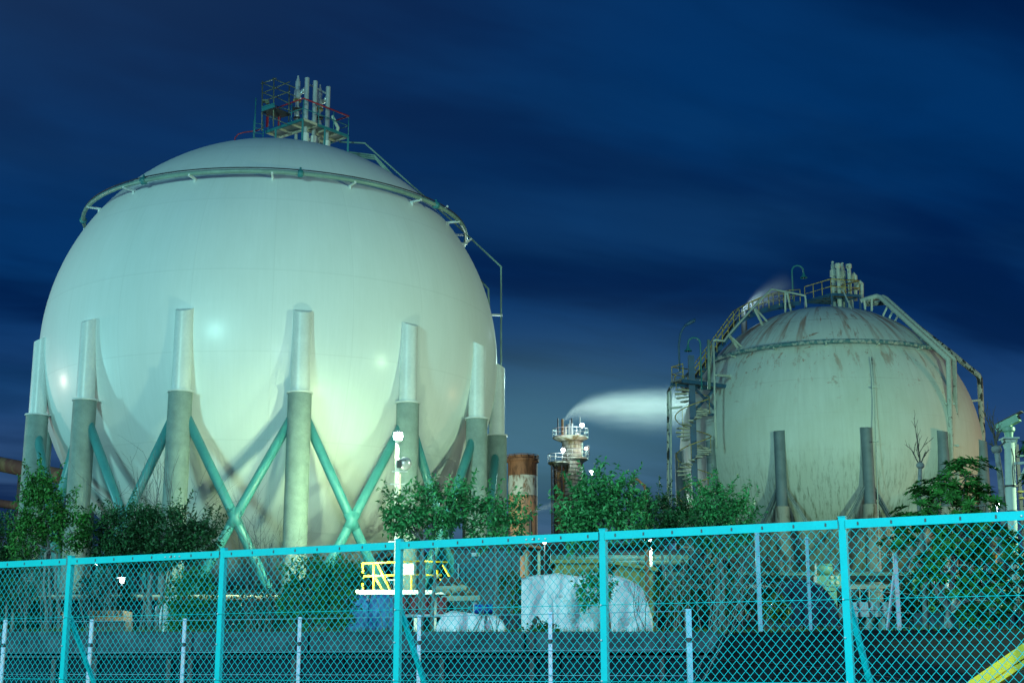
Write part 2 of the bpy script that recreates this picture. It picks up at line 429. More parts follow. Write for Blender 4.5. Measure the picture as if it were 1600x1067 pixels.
# ---------------------------------------------------------------- ground: street level, retaining wall, yard level
YARD = .8; LOWZ = -.82; GH = None
def ground():
    # one sheet: low strip in front of the wall on the left, an earth slope up to the yard on the right
    xs = [-3000, -400, -120, -60, -40, -30, -24, -18, -12, -8, -5, -2, 0, 2, 3.5, 4.4, 4.8, 5.3, 6, 7, 8, 10, 12, 14, 17, 20, 26, 34, 50, 80, 200, 500, 3000]
    ys = [-400, -100, -40, -15, -5, 0, 5, 9, 12, 14, 16, 18, 20, 22, 24, 26, 28, 29, 30, 30.8, 31.6, 32.6, 33.35, 34, 36, 40, 50, 65, 90, 130, 200, 400, 1200, 4000]
    def h(x, y):
        # wall line: y=33.2 left of x=4.6 ; to the right the bank
        k = min(1, max(0, (x - 4.4) / 2.2))
        top = 33.3 * (1 - k) + 30.6 * k; foot = 33.2 * (1 - k) + 15.0 * k
        t = min(1, max(0, (y - foot) / max(.05, top - foot)))
        t = t if k < 1 else t ** .9
        z = LOWZ + (YARD - LOWZ) * t
        if 10 < y < 33 and abs(x) < 60 and k > .5: z += .05 * noise.noise(Vector((x * .6, y * .6, 0)))
        return z
    # refine
    def sub(a, lim, n):
        o = []
        for p, q in zip(a, a[1:]):
            o.append(p)
            if abs(p) < lim and abs(q) < lim:
                for i in range(1, n): o.append(p + (q - p) * i / n)
        o.append(a[-1]); return o
    xs = sub(xs, 40, 3); ys = sub(ys, 40, 3)
    global GH; GH = h
    vs = [(x, y, h(x, y)) for y in ys for x in xs]; nx = len(xs)
    fs = [(j * nx + i, j * nx + i + 1, (j + 1) * nx + i + 1, (j + 1) * nx + i) for j in range(len(ys) - 1) for i in range(nx - 1)]
    o = MB().add(vs, fs, True).build('ground', M['ground']); tag(o, kind='structure')
ground()
def slope_gap():
    # open joint running down the bank as a continuation of the wall's gap
    def hit(px, py):
        d = ray(px, py); lo = 12.0
        for i in range(4000):
            y = lo + i * .006; p = d * (y / d.y)
            if p.z < GH(p.x, y) + .006: return Vector((p.x, y, GH(p.x, y) + .008))
        return d * (30 / d.y)
    P = [hit(x, y) for x, y in ((1120, 1031), (1180, 1034), (1230, 1038), (1280, 1043), (1330, 1050), (1380, 1056), (1430, 1064))]
    m = MB(); vs = []
    for p in P: vs += [p + Vector((0, -.13, -.012)), p + Vector((0, .13, .014))]
    m.add(vs, [(2 * i, 2 * i + 2, 2 * i + 3, 2 * i + 1) for i in range(len(P) - 1)])
    tag(m.build('path_joint', M['dark']), kind='structure')
slope_gap()
# street strip between the turquoise fence and the bank (asphalt sheet)
tag(MB().add([(-60, 16, LOWZ + .004), (3.2, 16, LOWZ + .004), (3.2, 33, LOWZ + .004), (-60, 33, LOWZ + .004)], [(0, 1, 2, 3)]).build('road', M['asphalt']), kind='structure')

def retaining_wall():
    t = thing('retaining_wall', (-6, 33, LOWZ), 'long low grey concrete retaining wall under the shrubs, with lighter coping band and dark gap below it', 'wall')
    # coping in cast lengths with joints; wall face set back under it
    x = -34.0; k = 0
    while x < 4.8:
        w = 4.9; x1 = min(x + w, 4.9)
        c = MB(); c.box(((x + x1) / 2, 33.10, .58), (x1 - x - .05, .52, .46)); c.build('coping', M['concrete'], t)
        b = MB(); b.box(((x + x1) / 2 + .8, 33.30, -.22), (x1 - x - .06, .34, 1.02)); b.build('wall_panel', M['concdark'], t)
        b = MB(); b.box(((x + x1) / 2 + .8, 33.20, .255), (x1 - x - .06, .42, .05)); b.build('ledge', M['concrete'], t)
        x += w; k += 1
    # raking end length going down the bank to the right
    v = [(4.95, 32.9, .82), (4.95, 33.3, .82), (9.4, 30.9, .72), (9.4, 31.3, .72), (4.95, 32.9, .36), (9.4, 30.9, .12)]
    m = MB(); m.add([v[0], v[1], v[3], v[2], v[4], v[5], (4.95, 33.3, .36), (9.4, 31.3, .12)],
                    [(0, 1, 2, 3), (0, 3, 5, 4), (4, 5, 7, 6), (0, 4, 6, 1), (3, 2, 7, 5)]); m.build('coping', M['concrete'], t)
retaining_wall()
def wall_strips():  # narrow dark upright strips set against the wall
    for i, (px, z0) in enumerate(((82, -.8), (146, .79), (296, .79), (458, .79), (831, .79), (1035, .79), (262, -.8), (690, -.8))):
        x = at(px, 1005, 32.8).x; g = 'dark strips on the retaining wall'
        m = MB()
        if z0 > 0: m.beam((x, 32.80, .80), (x, 32.80, .36), .10, .05); m.beam((x, 33.0, .22), (x, 33.0, LOWZ), .10, .06)
        else: m.beam((x, 33.0, .20), (x, 33.0, LOWZ), .10, .06)
        single(m, 'wall_strip', M['dark'], (x, 33.0, LOWZ), ['short dark strip at the far left on the lower wall', 'dark strip on the wall just right of the leftmost turquoise post', 'dark strip on the wall beside the second bare guard post', 'dark strip on the wall below the spreading shrub', 'dark strip on the wall below the weed clump at the white load', 'dark strip at the right end of the straight wall', 'short dark strip on the lower wall left of the second turquoise post', 'short dark strip on the lower wall right of the third turquoise post'][i], 'drain pipe', g)
wall_strips()

def bund(name, pts, ztop, label, matn='concdark', th=.3, lip=True):
    p0 = Vector(pts[0]); t = thing(name, (p0.x, p0.y, YARD), label, 'wall')
    for a, b in zip(pts, pts[1:]):
        a = Vector((*a, 0)); b = Vector((*b, 0))
        n = max(1, int((b - a).length / 5))
        for i in range(n):
            p = a.lerp(b, i / n); q = a.lerp(b, (i + 1) / n); d = (q - p).normalized() * .02
            MB().beam((p + d) + Vector((0, 0, (YARD + ztop) / 2)), (q - d) + Vector((0, 0, (YARD + ztop) / 2)), th, ztop - YARD).build('wall_panel', M[matn], t)
        if lip: MB().beam(a + Vector((0, 0, ztop + .06)), b + Vector((0, 0, ztop + .06)), th + .12, .1).build('coping', M['concrete'], t)
    return t
bund('bund_wall', [(-34, 60.2), (1.5, 57.6)], 2.9, 'grey concrete bund wall in front of the legs of the large white sphere')
bund('bund_wall', [(9, 84), (40, 80)], 2.6, 'dark stained bund wall in front of the legs of the rusty sphere')

# ---------------------------------------------------------------- large white sphere tank
def big_tank():
    C = Vector((-12.805, 74.666, 15.932)); RR = 12.0
    t = thing('spherical_gas_tank', (C.x, C.y, YARD), 'huge smooth white spherical gas tank on grey legs with teal cross braces', 'gas tank', 'spherical gas tanks')
    m = MB(); m.ball((0, 0, 0), RR, 160, 96)
    sh = m.build('tank_shell', M['tank'], None); sh.parent = t; sh.location = (0, 0, C.z - YARD); sh['_o'] = tuple(C)
    N = 14; a0 = -1.0748; ZC = 12.09; foot = []
    for i in range(N):
        a = a0 + i * 2 * math.pi / N; ca, sa = math.sin(a), -math.cos(a)
        P = Vector((C.x + RR * ca, C.y + RR * sa, 0)); foot.append(P)
        m = MB(); m.lathe([(.80, YARD - .02), (.80, YARD + .35), (.62, YARD + .45), (.545, YARD + .46), (.535, ZC - .02), (.5, ZC)], P, 32)
        leg = m.build('leg', M['legconc'], t)
        # jacket with raking top
        m = MB(); n = 32; vs = []; fs = []
        for zi in (0, 1):
            for j in range(n):
                b = 2 * math.pi * j / n; dx, dy = .42 * math.cos(b), .42 * math.sin(b)
                inw = -(dx * ca + dy * sa)
                vs.append((P.x + dx, P.y + dy, ZC if zi == 0 else 15.98 + .5 * inw))
        for j in range(n): fs.append((j, (j + 1) % n, n + (j + 1) % n, n + j))
        m.add(vs, fs, True); m.add(vs[n:], [tuple(range(n))])
        m.build('jacket', M['jacket'], leg)
        m = MB(); m.lathe([(.40, ZC - .02), (.585, ZC - .02), (.60, ZC + .02), (.585, ZC + .06), (.42, ZC + .07)], P, 32)
        m.build('collar', M['jacket'], leg)
        m = MB(); m.beam(P + Vector((0, 0, ZC + .5)) - Vector((ca, sa, 0)) * .35, P + Vector((0, 0, ZC + 2.6)) - Vector((ca, sa, 0)) * .2, .5, .05)
    for i in range(N):
        p, q = foot[i], foot[(i + 1) % N]
        zt, zb = 11.6, 1.35
        mid = (p + q) / 2 + Vector((0, 0, (zt + zb) / 2))
        for s in (0, 1):
            u, v = (p, q) if s == 0 else (q, p)
            A = u + Vector((0, 0, zt)); B = v + Vector((0, 0, zb))
            d = (B - A).normalized()
            MB().tube([A + d * .1, mid, B - d * .1], .220, 16).build('brace', M['teal'], t)
        # welded sleeve at the crossing
        g = MB(); du = ((p + Vector((0, 0, zt))) - mid).normalized()
        dv = ((q + Vector((0, 0, zt))) - mid).normalized()
        g.tube([mid - du * .42, mid + du * .42], .238, 16); g.tube([mid - dv * .42, mid + dv * .42], .238, 16)
        g.build('brace_sleeve', M['teal'], t)
    # sprinkler ring
    zr = 23.14; r = 10.29; n = 96
    ring = MB().tube([(C.x + r * math.cos(2 * math.pi * k / n), C.y + r * math.sin(2 * math.pi * k / n), zr) for k in range(n)], .105, 10, closed=True).build('water_ring_pipe', M['pipegreen'], t)
    MB().tube([(C.x + (r + .02) * math.cos(2 * math.pi * k / n), C.y + (r + .02) * math.sin(2 * math.pi * k / n), zr + .17) for k in range(n)], .03, 6, closed=True).build('cable', M['dark'], ring)
    for k in range(16):
        a = 2 * math.pi * (k + .33) / 16; d = Vector((math.cos(a), math.sin(a), 0)); c = Vector((C.x, C.y, zr))
        b = MB(); b.beam(c + d * (r + .1) + Vector((0, 0, -.10)), c + d * 9.45 + Vector((0, 0, -.10)), .10, .10)
        b.beam(c + d * 9.75 + Vector((0, 0, -.10)), c + d * 9.78 + Vector((0, 0, -.55)), .09, .09)
        b.build('bracket', M['jacket'], ring)
        if k % 2 == 0:
            a2 = a + .13; p = c + Vector((math.cos(a2), math.sin(a2), 0)) * r; tn = Vector((-math.sin(a2), math.cos(a2), 0))
            b = MB(); b.tube([p - tn * .13, p - tn * .1, p + tn * .1, p + tn * .13], [.12, .19, .19, .12], 12); b.tube([p + Vector((0, 0, .1)), p + Vector((0, 0, .3))], .05, 6)
            b.build('coupling', M['tealdark'], ring)
    # ---- crown platform
    zd = 29.2
    F = Vector((-11.40, 72.78, zd)); Lc = Vector((-13.75, 74.68, zd)); Rc = Vector((-9.22, 75.36, zd)); Bk = Lc + (Rc - F)
    e1 = (Lc - F).normalized(); e2 = (Rc - F).normalized()
    w = 1.05
    dk = thing('x', (0, 0, 0), None, None); bpy.data.objects.remove(dk)
    def deck_band(a, b, inward):
        m = MB(); up = Vector((0, 0, .03)); m.add([a - up, b - up, b + inward - up, a + inward - up, a + up, b + up, b + inward + up, a + inward + up],
             [(3, 2, 1, 0), (4, 5, 6, 7), (0, 1, 5, 4), (1, 2, 6, 5), (2, 3, 7, 6), (3, 0, 4, 7)])
        o = m.build('deck', M['grating'], t)
        fr = MB(); dz = Vector((0, 0, -.07)); k = 3
        fr.beam(a + dz, b + dz, .07, .16); fo = fr.build('deck_edge', M['tealdark'], o)
        fr = MB(); fr.beam(a + inward + dz, b + inward + dz, .09, .14)
        for i in range(k + 1): q = a.lerp(b, i / k); fr.beam(q + dz + inward * .05, q + dz + inward * .96, .09, .12)
        fr.build('deck_frame', M['cream'], o)
    deck_band(F, Lc, e2 * w); deck_band(F + e2 * w, Rc, e1 * w)
    deck_band(Rc + e1 * w, Bk, -e2 * w)
    def rail(pts, hh, mat_top, mat_post, name='handrail'):
        pts = [Vector(p) for p in pts]
        h = MB().tube([p + Vector((0, 0, hh)) for p in pts], .032, 6).build(name, mat_top, t)
        MB().tube([p + Vector((0, 0, hh * .5)) for p in pts], .02, 6).build('mid_rail', mat_post, h)
        for a, b in zip(pts, pts[1:]):
            n_ = max(1, round((b - a).length / 1.1))
            for i in range(n_): q = a.lerp(b, i / n_); MB().tube([q, q + Vector((0, 0, hh))], .026, 6).build('rail_post', mat_post, h)
    rail([Lc + e1 * -.2, F, Rc, Rc + e1 * 1.0], 1.15, M['red'], M['tealdark'])
    for p in (F, F.lerp(Lc, .72), F.lerp(Rc, .48), Rc, F.lerp(Rc, .8) + e1 * .9, F + e1 * .9 + e2 * .9, Bk):
        zs = C.z + math.sqrt(max(0, RR ** 2 - (p.x - C.x) ** 2 - (p.y - C.y) ** 2)) - .05
        MB().beam(Vector((p.x, p.y, zs)), p - Vector((0, 0, .08)), .10, .10).build('platform_post', M['tealdark'], t)
    # round ladder head rail on the left
    g = MB(); c0 = Vector((-14.9, 74.6, 28.1))
    pts = [c0 + Vector((.0, 0, .0)) + Vector((-.55 * math.sin(u), .2 * math.cos(u), .45 * (1 - math.cos(u)))) for u in [0, .5, 1.0, 1.5, 2.0, 2.5, 3.1]]
    pts += [Vector((-14.2, 74.5, 29.15)), Vector((-13.8, 74.4, 29.3))]
    g.tube(pts, .035, 6); g.build('ladder_rail', M['red'], t)
    g = MB(); g.tube([(-14.3, 74.3, 28.0), (-14.3, 74.3, 31.0)], .04, 6); g.build('ladder_post', M['tealdark'], t)
    g = MB()
    for s in (-.25, .25):
        g.tube([(-14.05 + s, 74.1 + s * .4, 27.9), (-14.05 + s, 74.1 + s * .4, 29.6)], .025, 6)
    for k in range(6): g.tube([(-14.3, 74.0, 28.0 + k * .28), (-13.8, 74.2, 28.0 + k * .28)], .02, 6)
    g.build('ladder', M['tealdark'], t)
    g = MB(); g.box((-13.55, 73.95, 29.75), (.16, .05, 1.2), rz=-.7); g.box((-12.9, 74.0, 29.7), (.16, .05, .9), rz=-.7); g.build('gate_post', M['red'], t)
    # vent stacks (three tall plain pipes) and two safety valves
    for (px, top, Y) in ((480, 122, 74.0), (493, 127, 74.4), (513, 136, 74.8)):
        P = at(px, top, Y); zs = C.z + math.sqrt(RR ** 2 - (P.x - C.x) ** 2 - (P.y - C.y) ** 2)
        s = MB(); s.lathe([(.0, P.z), (.10, P.z), (.13, P.z - .02), (.125, P.z - .3), (.125, zs + .5)], (P.x, P.y, 0), 16)
        st = s.build('vent_stack', M['steel'], t)
        s = MB(); s.lathe([(.21, zs + .95), (.21, zs + .25), (.17, zs + .2), (.17, zs - .05)], (P.x, P.y, 0), 16); s.lathe([(.12, zs + .95), (.21, zs + .95)], (P.x, P.y, 0), 16); s.build('nozzle', M['jacket'], st)
    for (px, top, Y) in ((466, 119, 74.9), (500, 133, 75.5)):
        P = at(px, top, Y); z = P.z; c = (P.x, P.y, 0)
        s = MB(); s.lathe([(0, z), (.05, z), (.06, z - .18), (.09, z - .2), (.09, z - .3), (.14, z - .34), (.15, z - .85), (.20, z - .9), (.21, z - 1.35), (.12, z - 1.4), (.20, z - 1.42), (.20, z - 1.5), (.10, z - 1.52),
                           (.10, z - 1.9), (.2, z - 1.92), (.2, z - 2.02), (.11, z - 2.05), (.16, z - 2.4), (.10, z - 2.6), (.10, 27.8)], c, 14)
        sv = s.build('safety_valve', M['aluminium'], t)
        for dz_, r2, mt in ((.95, .2, 'scaff'), (1.45, .23, 'yellowold'), (1.97, .22, 'dark'), (2.5, .2, 'dark')):
            MB().lathe([(0, z - dz_), (r2, z - dz_), (r2, z - dz_ - .09), (0, z - dz_ - .09)], c, 14).build('flange', M[mt], sv)
        s = MB(); s.tube([(P.x, P.y, z - 1.1), (P.x + .3, P.y - .1, z - 1.0), (P.x + .48, P.y - .35, z - .95)], .12, 10); s.build('valve_outlet', M['aluminium'], sv)
        s = MB()
        for k in range(8):
            a = k * math.pi / 4; q = Vector((P.x + .24 * math.cos(a), P.y + .24 * math.sin(a), z - 1.96)); s.tube([q - Vector((0, 0, .1)), q + Vector((0, 0, .1))], .022, 5)
        s.tube([(P.x + .28 * math.cos(b), P.y + .28 * math.sin(b), z - 2.2) for b in [k * math.pi / 6 for k in range(12)]], .02, 5, closed=True)
        s.build('handwheel', M['dark'], sv)
    MB().beam(at(484, 133, 74.6), at(513, 148, 75.2), .05, .08).build('stack_tie', M['steel'], t)
    MB().tube([at(519, 181, 75), at(524, 192, 75.2), at(528, 200, 75.5), at(526, 208, 75.6)], .09, 8).build('drain_pipe', M['palegreen'], t)
    # conduits leaving down the right flank
    MB().tube([at(530, 222, 76), at(570, 224, 76), at(640, 287, 76), at(706, 345, 75.5), at(783, 417, 75), at(783, 560, 75), at(783, 700, 75)], .05, 6).build('conduit', M['pipegreen'], t)
    for k, (dx, dy) in enumerate(((0, 0), (2.5, 3.2), (5, 6.2))):
        MB().tube([at(545 + dx, 238 + dy, 76.8), at(585 + dx * .5, 243 + dy, 76.8), at(612 - dx * .3, 272 + dy, 76.8), at(660, 322 + dy, 76.8)], .05, 6).build('conduit', M['pipegreen'], t)
    MB().tube([at(750, 437, 76), at(763, 452, 76), at(764, 480, 76)], .06, 6).build('conduit', M['pipegreen'], t)
    for (x0, y0, x1, y1) in ((768, 492, 785, 492.5), (713, 367, 731, 367.5), (724, 383, 737, 373), (690, 330, 700, 322)):
        MB().beam(at(x0, y0, 75), at(x1, y1, 75), .09, .09).build('conduit_bracket', M['jacket'], t)
big_tank()

def scaffold():
    b = Vector((-13.6, 73.4, 28.0))
    t = thing('scaffold', b, 'tube scaffold with a dark plank deck standing on top of the white sphere', 'scaffold')
    Y = 73.6
    posts = [(410, 127, 205, 73.4), (428, 122, 198, 73.0), (452, 135, 190, 73.9), (433, 132, 195, 75.0)]
    for x, y0, y1, Y in posts[:3]:
        MB().tube([at(x - .8, y1, Y), at(x, y0, Y)], .038, 6).build('standard', M['scaff'], t)
    L = [((408, 131), (432, 122.5)), ((410, 146), (453, 128)), ((409, 160), (453, 143)), ((426, 123), (462, 138)), ((428, 137), (462, 151)), ((430, 151), (455, 164)), ((410, 130), (431, 139)), ((410, 145), (431, 153)), ((428, 165), (462, 176)), ((408, 177), (450, 195))]
    for (a, c) in L:
        MB().tube([at(*a, 73.5), at(*c, 73.3)], .028, 6).build('ledger', M['scaff'], t)
    m = MB(); A, B_, C_, D = at(409, 176, 73.3), at(430, 169, 72.7), at(456, 180, 73.6), at(435, 186, 74.3)
    up = Vector((0, 0, .06)); m.add([A, B_, C_, D, A + up, B_ + up, C_ + up, D + up], [(3, 2, 1, 0), (4, 5, 6, 7), (0, 1, 5, 4), (1, 2, 6, 5), (2, 3, 7, 6), (3, 0, 4, 7)])
    m.build('plank_deck', M['dark'], t)
    m = MB(); m.beam(at(409, 172, 73.3), at(429, 166, 72.9), .03, .2); m.beam(at(409, 168, 73.3), at(429, 162, 72.9), .03, .07); m.build('toe_board', M['tealdark'], t)
    m = MB(); m.box(at(415, 158.5, 73.2), (.35, .3, .1)); m.box(at(418, 160.5, 73.2), (.2, .2, .16)); m.build('clamp_box', M['scaff'], t)
scaffold()

# ---------------------------------------------------------------- weathered sphere tank
def old_tank():
    C = Vector((22.522, 100.38, 14.85)); RR = 10.5
    t = thing('spherical_gas_tank', (C.x, C.y, YARD), 'weathered pale spherical gas tank with rust streaked top and slate legs', 'gas tank', 'spherical gas tanks')
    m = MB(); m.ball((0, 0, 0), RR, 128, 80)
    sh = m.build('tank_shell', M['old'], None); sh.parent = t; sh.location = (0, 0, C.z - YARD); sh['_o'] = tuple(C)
    N = 12; a0 = -1.56 - math.pi / 6 * 0; rl = RR * 1.0085; ft = []
    for i in range(N):
        a = a0 + i * 2 * math.pi / N; ca, sa = math.sin(a), -math.cos(a)
        P = Vector((C.x + rl * ca, C.y + rl * sa, 0)); ft.append(P)
        n = 24; vs = []; fs = []
        for zi in (0, 1):
            for j in range(n):
                b = 2 * math.pi * j / n; dx, dy = .36 * math.cos(b), .36 * math.sin(b)
                vs.append((P.x + dx, P.y + dy, 10.1 if zi == 0 else 15.0 + .3 * -(dx * ca + dy * sa)))
        for j in range(n): fs.append((j, (j + 1) % n, n + (j + 1) % n, n + j))
        m = MB(); m.add(vs, fs, True); m.add(vs[n:], [tuple(range(n))])
        lg = m.build('leg', M['oldleg'], t)
        m = MB(); m.lathe([(.7, YARD), (.7, YARD + .5), (.47, YARD + .5), (.47, 10.06), (.37, 10.12)], P, 24)
        m.build('fireproofing', M['oldconc'], lg)
    for i in range(N):
        p, q = ft[i], ft[(i + 1) % N]
        for s in (0, 1):
            u, v = (p, q) if s == 0 else (q, p)
            A = u + Vector((0, 0, 11.6)); B = v + Vector((0, 0, 2.3)); m = MB()
            d = (q - p).normalized(); off = Vector((d.y, -d.x, 0)) * (.05 if s else -.05)
            o2 = Vector((d.y, -d.x, 0))
            m.beam(A + off, B + off, .06, .38, up=o2); m.beam(A + off + Vector((0, 0, .19)), B + off + Vector((0, 0, .19)), .26, .04, up=o2.cross((B - A).normalized()))
            m.beam(A + off - Vector((0, 0, .19)), B + off - Vector((0, 0, .19)), .26, .04, up=o2.cross((B - A).normalized()))
            m.build('brace', M['oldleg'], t)
    zr = C.z + 6.2; r = 8.9; n = 84
    ring = MB().tube([(C.x + r * math.cos(2 * math.pi * k / n), C.y + r * math.sin(2 * math.pi * k / n), zr) for k in range(n)], .15, 10, closed=True).build('water_ring_pipe', M['ringpipe'], t)
    for k in range(16):
        a = 2 * math.pi * (k + .5) / 16; d = Vector((math.cos(a), math.sin(a), 0)); c = Vector((C.x, C.y, zr))
        MB().beam(c + d * (r + .1) + Vector((0, 0, -.14)), c + d * 8.2 + Vector((0, 0, -.2)), .1, .1).build('bracket', M['palegreen'], ring)
    # crown platform
    zd = 26.2; F = Vector((22.95, 98.75, zd)); Lc = Vector((21.5, 100.9, zd)); Rc = Vector((25.1, 99.2, zd)); Bk = Lc + Rc - F
    m = MB(); up = Vector((0, 0, .04)); m.add([p + s * up for s in (-1, 1) for p in (F, Rc, Bk, Lc)], [(3, 2, 1, 0), (4, 5, 6, 7)]); dk = m.build('deck', M['yellowold'], t)
    m = MB()
    for a, b in ((F, Rc), (Rc, Bk), (Bk, Lc), (Lc, F)): m.beam(a - up, b - up, .08, .2)
    for k in (1, 2, 3): m.beam(F.lerp(Lc, k / 4) - up * 3, Rc.lerp(Bk, k / 4) - up * 3, .06, .12)
    m.build('deck_edge', M['stairblue'], dk)
    for p in (F, Lc, Rc, Bk, F.lerp(Rc, .5)):
        zs = C.z + math.sqrt(max(0, RR ** 2 - (p.x - C.x) ** 2 - (p.y - C.y) ** 2)) - .08
        MB().beam(Vector((p.x, p.y, zs)), p, .12, .12).build('platform_post', M['stairblue'], t)
    def rail(pts, hh, name='handrail', mt='yellowold', sp=1.0, r_=.035):
        pts = [Vector(p) for p in pts]; H = Vector((0, 0, hh))
        h = MB().tube([p + H for p in pts], r_, 6).build(name, M[mt], t)
        MB().tube([p + H * .5 for p in pts], r_ * .7, 6).build('mid_rail', M[mt], h)
        for a, b in zip(pts, pts[1:]):
            n_ = max(1, round((b - a).length / sp))
            for i in range(n_): q = a.lerp(b, i / n_); MB().tube([q, q + H], r_ * .9, 6).build('rail_post', M[mt], h)
    rail([Lc, F, Rc, Bk], 1.1)
    # stacks, valves and goosenecks
    for (px, top, Y) in ((1309, 412, 99.8), (1326, 413, 100.2)):
        P = at(px, top, Y); z = P.z
        MB().lathe([(0, z), (.20, z), (.22, z - .04), (.22, z - .28), (.145, z - .32), (.145, z - 2.6), (.2, z - 2.62), (.2, z - 3.3), (.24, z - 3.35), (.24, 25)], (P.x, P.y, 0), 14).build('vent_stack', M['palegreen'], t)
    for (px, top, Y) in ((1301, 409, 100.6), (1316, 411, 101.0)):
        P = at(px, top, Y); z = P.z
        sv = MB().lathe([(0, z), (.1, z), (.1, z - .2), (.14, z - .25), (.15, z - .6), (.24, z - .65), (.26, z - 1.1), (.14, z - 1.2), (.24, z - 1.5), (.13, z - 1.6), (.22, z - 2.0), (.26, z - 2.3), (.12, z - 2.5), (.12, 25)], (P.x, P.y, 0), 12).build('safety_valve', M['palegreen'], t)
        s = MB(); s.tube([(P.x + .34 * math.cos(b), P.y + .34 * math.sin(b), z - 1.9) for b in [k * math.pi / 6 for k in range(12)]], .03, 5, closed=True); s.box((P.x, P.y, z - 1.9), (.6, .06, .05)); s.build('handwheel', M['dark'], sv)
    for (x0, x1, yt, yb, Y) in ((1331, 1337, 429, 470, 101), (1340, 1347, 441, 470, 100.5)):
        MB().tube([at(x0, yt + 12, Y), at(x0 + 1, yt + 3, Y), at((x0 + x1) / 2, yt, Y), at(x1, yt + 3, Y), at(x1, yb, Y)], .13, 8).build('gooseneck_vent', M['palegreen'], t)
    # pipes on the right
    MB().tube([at(1345, 470, 98.6), at(1370, 463, 98.4), at(1376, 465, 98), at(1482, 562, 92), at(1486, 700, 91.8), at(1487, 830, 91.8)], .17, 8).build('downpipe', M['palegreen'], t)
    MB().tube([at(1355, 470, 99.4), at(1380, 464, 99.2), at(1386, 467, 98.8), at(1491, 562, 93), at(1496, 700, 92.6), at(1497, 830, 92.6)], .15, 8).build('downpipe', M['palegreen'], t)
    MB().tube([at(1352, 475, 101), at(1388, 472, 101), at(1420, 500, 100), at(1487, 552, 98.5), at(1528, 586, 98), at(1531, 592, 98), at(1537, 720, 98), at(1541, 800, 98)], .2, 8).build('lagged_downpipe', M['peel'], t)
    for (x0, y0, x1, y1, Y) in ((1471, 631, 1492, 631, 92), (1470, 696, 1498, 696, 92), (1513, 627, 1532, 625, 97.5), (1378, 497, 1386, 480, 97.6), (1388, 500, 1395, 486, 97.5), (1398, 502, 1405, 490, 97.3), (1350, 470, 1352, 484, 97.5), (1362, 468, 1362, 486, 97.5), (1436, 535, 1441, 527, 95)):
        MB().beam(at(x0, y0, Y), at(x1, y1, Y), .13, .13).build('pipe_support', M['palegreen'], t)
    MB().tube([at(1311, 450, 98), at(1318, 455, 97.8), at(1355, 538, 93.6), at(1357, 545, 93)], .05, 6).build('thin_pipe', M['palegreen'], t)
    MB().tube([at(1362, 558, 90.8), at(1366, 605, 89.9), at(1368, 680, 89.2), at(1371, 760, 89.2), at(1374, 880, 89.2)], .04, 6).build('thin_pipe', M['palegreen'], t)
    MB().beam(at(1362, 605, 89.8), at(1370, 604, 89.8), .1, .08).build('pipe_support', M['palegreen'], t)
    MB().beam(at(1362, 690, 89.1), at(1373, 689, 89.1), .1, .08).build('pipe_support', M['palegreen'], t)
    # ---- spiral stair
    S = Vector((12.12, 94.0, 0)); inw = Vector((C.x - S.x, C.y - S.y, 0)).normalized()
    MB().beam((S.x, S.y, YARD), (S.x, S.y, 20.6), .40, .40).build('stair_column', M['stairblue'], t)
    zt = 18.2; pitch = 2.62; tp = 13; ph0 = math.atan2(-.35, -1.0)
    k = 0; z = zt
    while z > 4.6:
        a = ph0 - (zt - z) / pitch * 2 * math.pi
        d = Vector((math.cos(a), math.sin(a), 0)); s_ = Vector((-d.y, d.x, 0)); c = Vector((S.x, S.y, z))
        m = MB(); up = Vector((0, 0, .045))
        q = [c + d * .2 - s_ * .05, c + d * 1.15 - s_ * .20, c + d * 1.15 + s_ * .20, c + d * .2 + s_ * .05]
        m.add([v - up for v in q] + [v + up for v in q], [(3, 2, 1, 0), (4, 5, 6, 7), (0, 1, 5, 4), (1, 2, 6, 5), (2, 3, 7, 6), (3, 0, 4, 7)])
        m.build('tread', M['treads'], t)
        z -= pitch / tp; k += 1
    hp = []; pm = []; z = zt; k = 0
    while z > 4.6:
        a = ph0 - (zt - z) / pitch * 2 * math.pi; p = Vector((S.x + 1.17 * math.cos(a), S.y + 1.17 * math.sin(a), z)); hp.append(p + Vector((0, 0, 1.0)))
        if k % 8 == 0: pm.append((p, p + Vector((0, 0, 1.0))))
        z -= pitch / 26; k += 1
    h = MB().tube(hp, .035, 6).build('spiral_handrail', M['yellowold'], t); [MB().tube(list(e), .022, 5).build('baluster', M['yellowold'], h) for e in pm]
    # landing and its beams into the shell
    zl = 18.75; A = Vector((S.x, S.y, zl)); side = Vector((-inw.y, inw.x, 0))
    m = MB(); m.beam(A - inw * 1.3, A + inw * 2.3, 1.3, .1); ld = m.build('landing', M['grating'], t)
    m = MB()
    for s in (-.6, .6): m.beam(A - inw * 1.3 + side * s - Vector((0, 0, .1)), A + inw * 2.6 + side * s - Vector((0, 0, .1)), .12, .26)
    m.beam(A - Vector((0, 0, 2.1)), A + inw * 2.0 - Vector((0, 0, .2)), .14, .14); m.beam(A - Vector((0, 0, .2)), A + inw * 2.3 - Vector((0, 0, 1.9)), .14, .14)
    m.beam(A - Vector((0, 0, 2.1)), A + inw * 2.3 - Vector((0, 0, 2.0)), .14, .16)
    m.build('landing_beams', M['stairblue'], ld)
    rail([A - inw * 1.2 - side * .6, A - inw * 1.2 + side * .6, A + inw * 1.6 + side * .6], 1.05)
    # flight up the flank of the shell
    az = Vector((-.955, -.30, 0)).normalized(); sd = Vector((-az.y, az.x, 0))
    pts = []
    def pol(th, rr_): return Vector((C.x, C.y, C.z)) + az * rr_ * math.cos(R(th)) + Vector((0, 0, rr_ * math.sin(R(th))))
    Pa, Pb = pol(19, 11.6), pol(53, 11.35)
    for i in range(9): pts.append(Pa.lerp(Pb, i / 9))
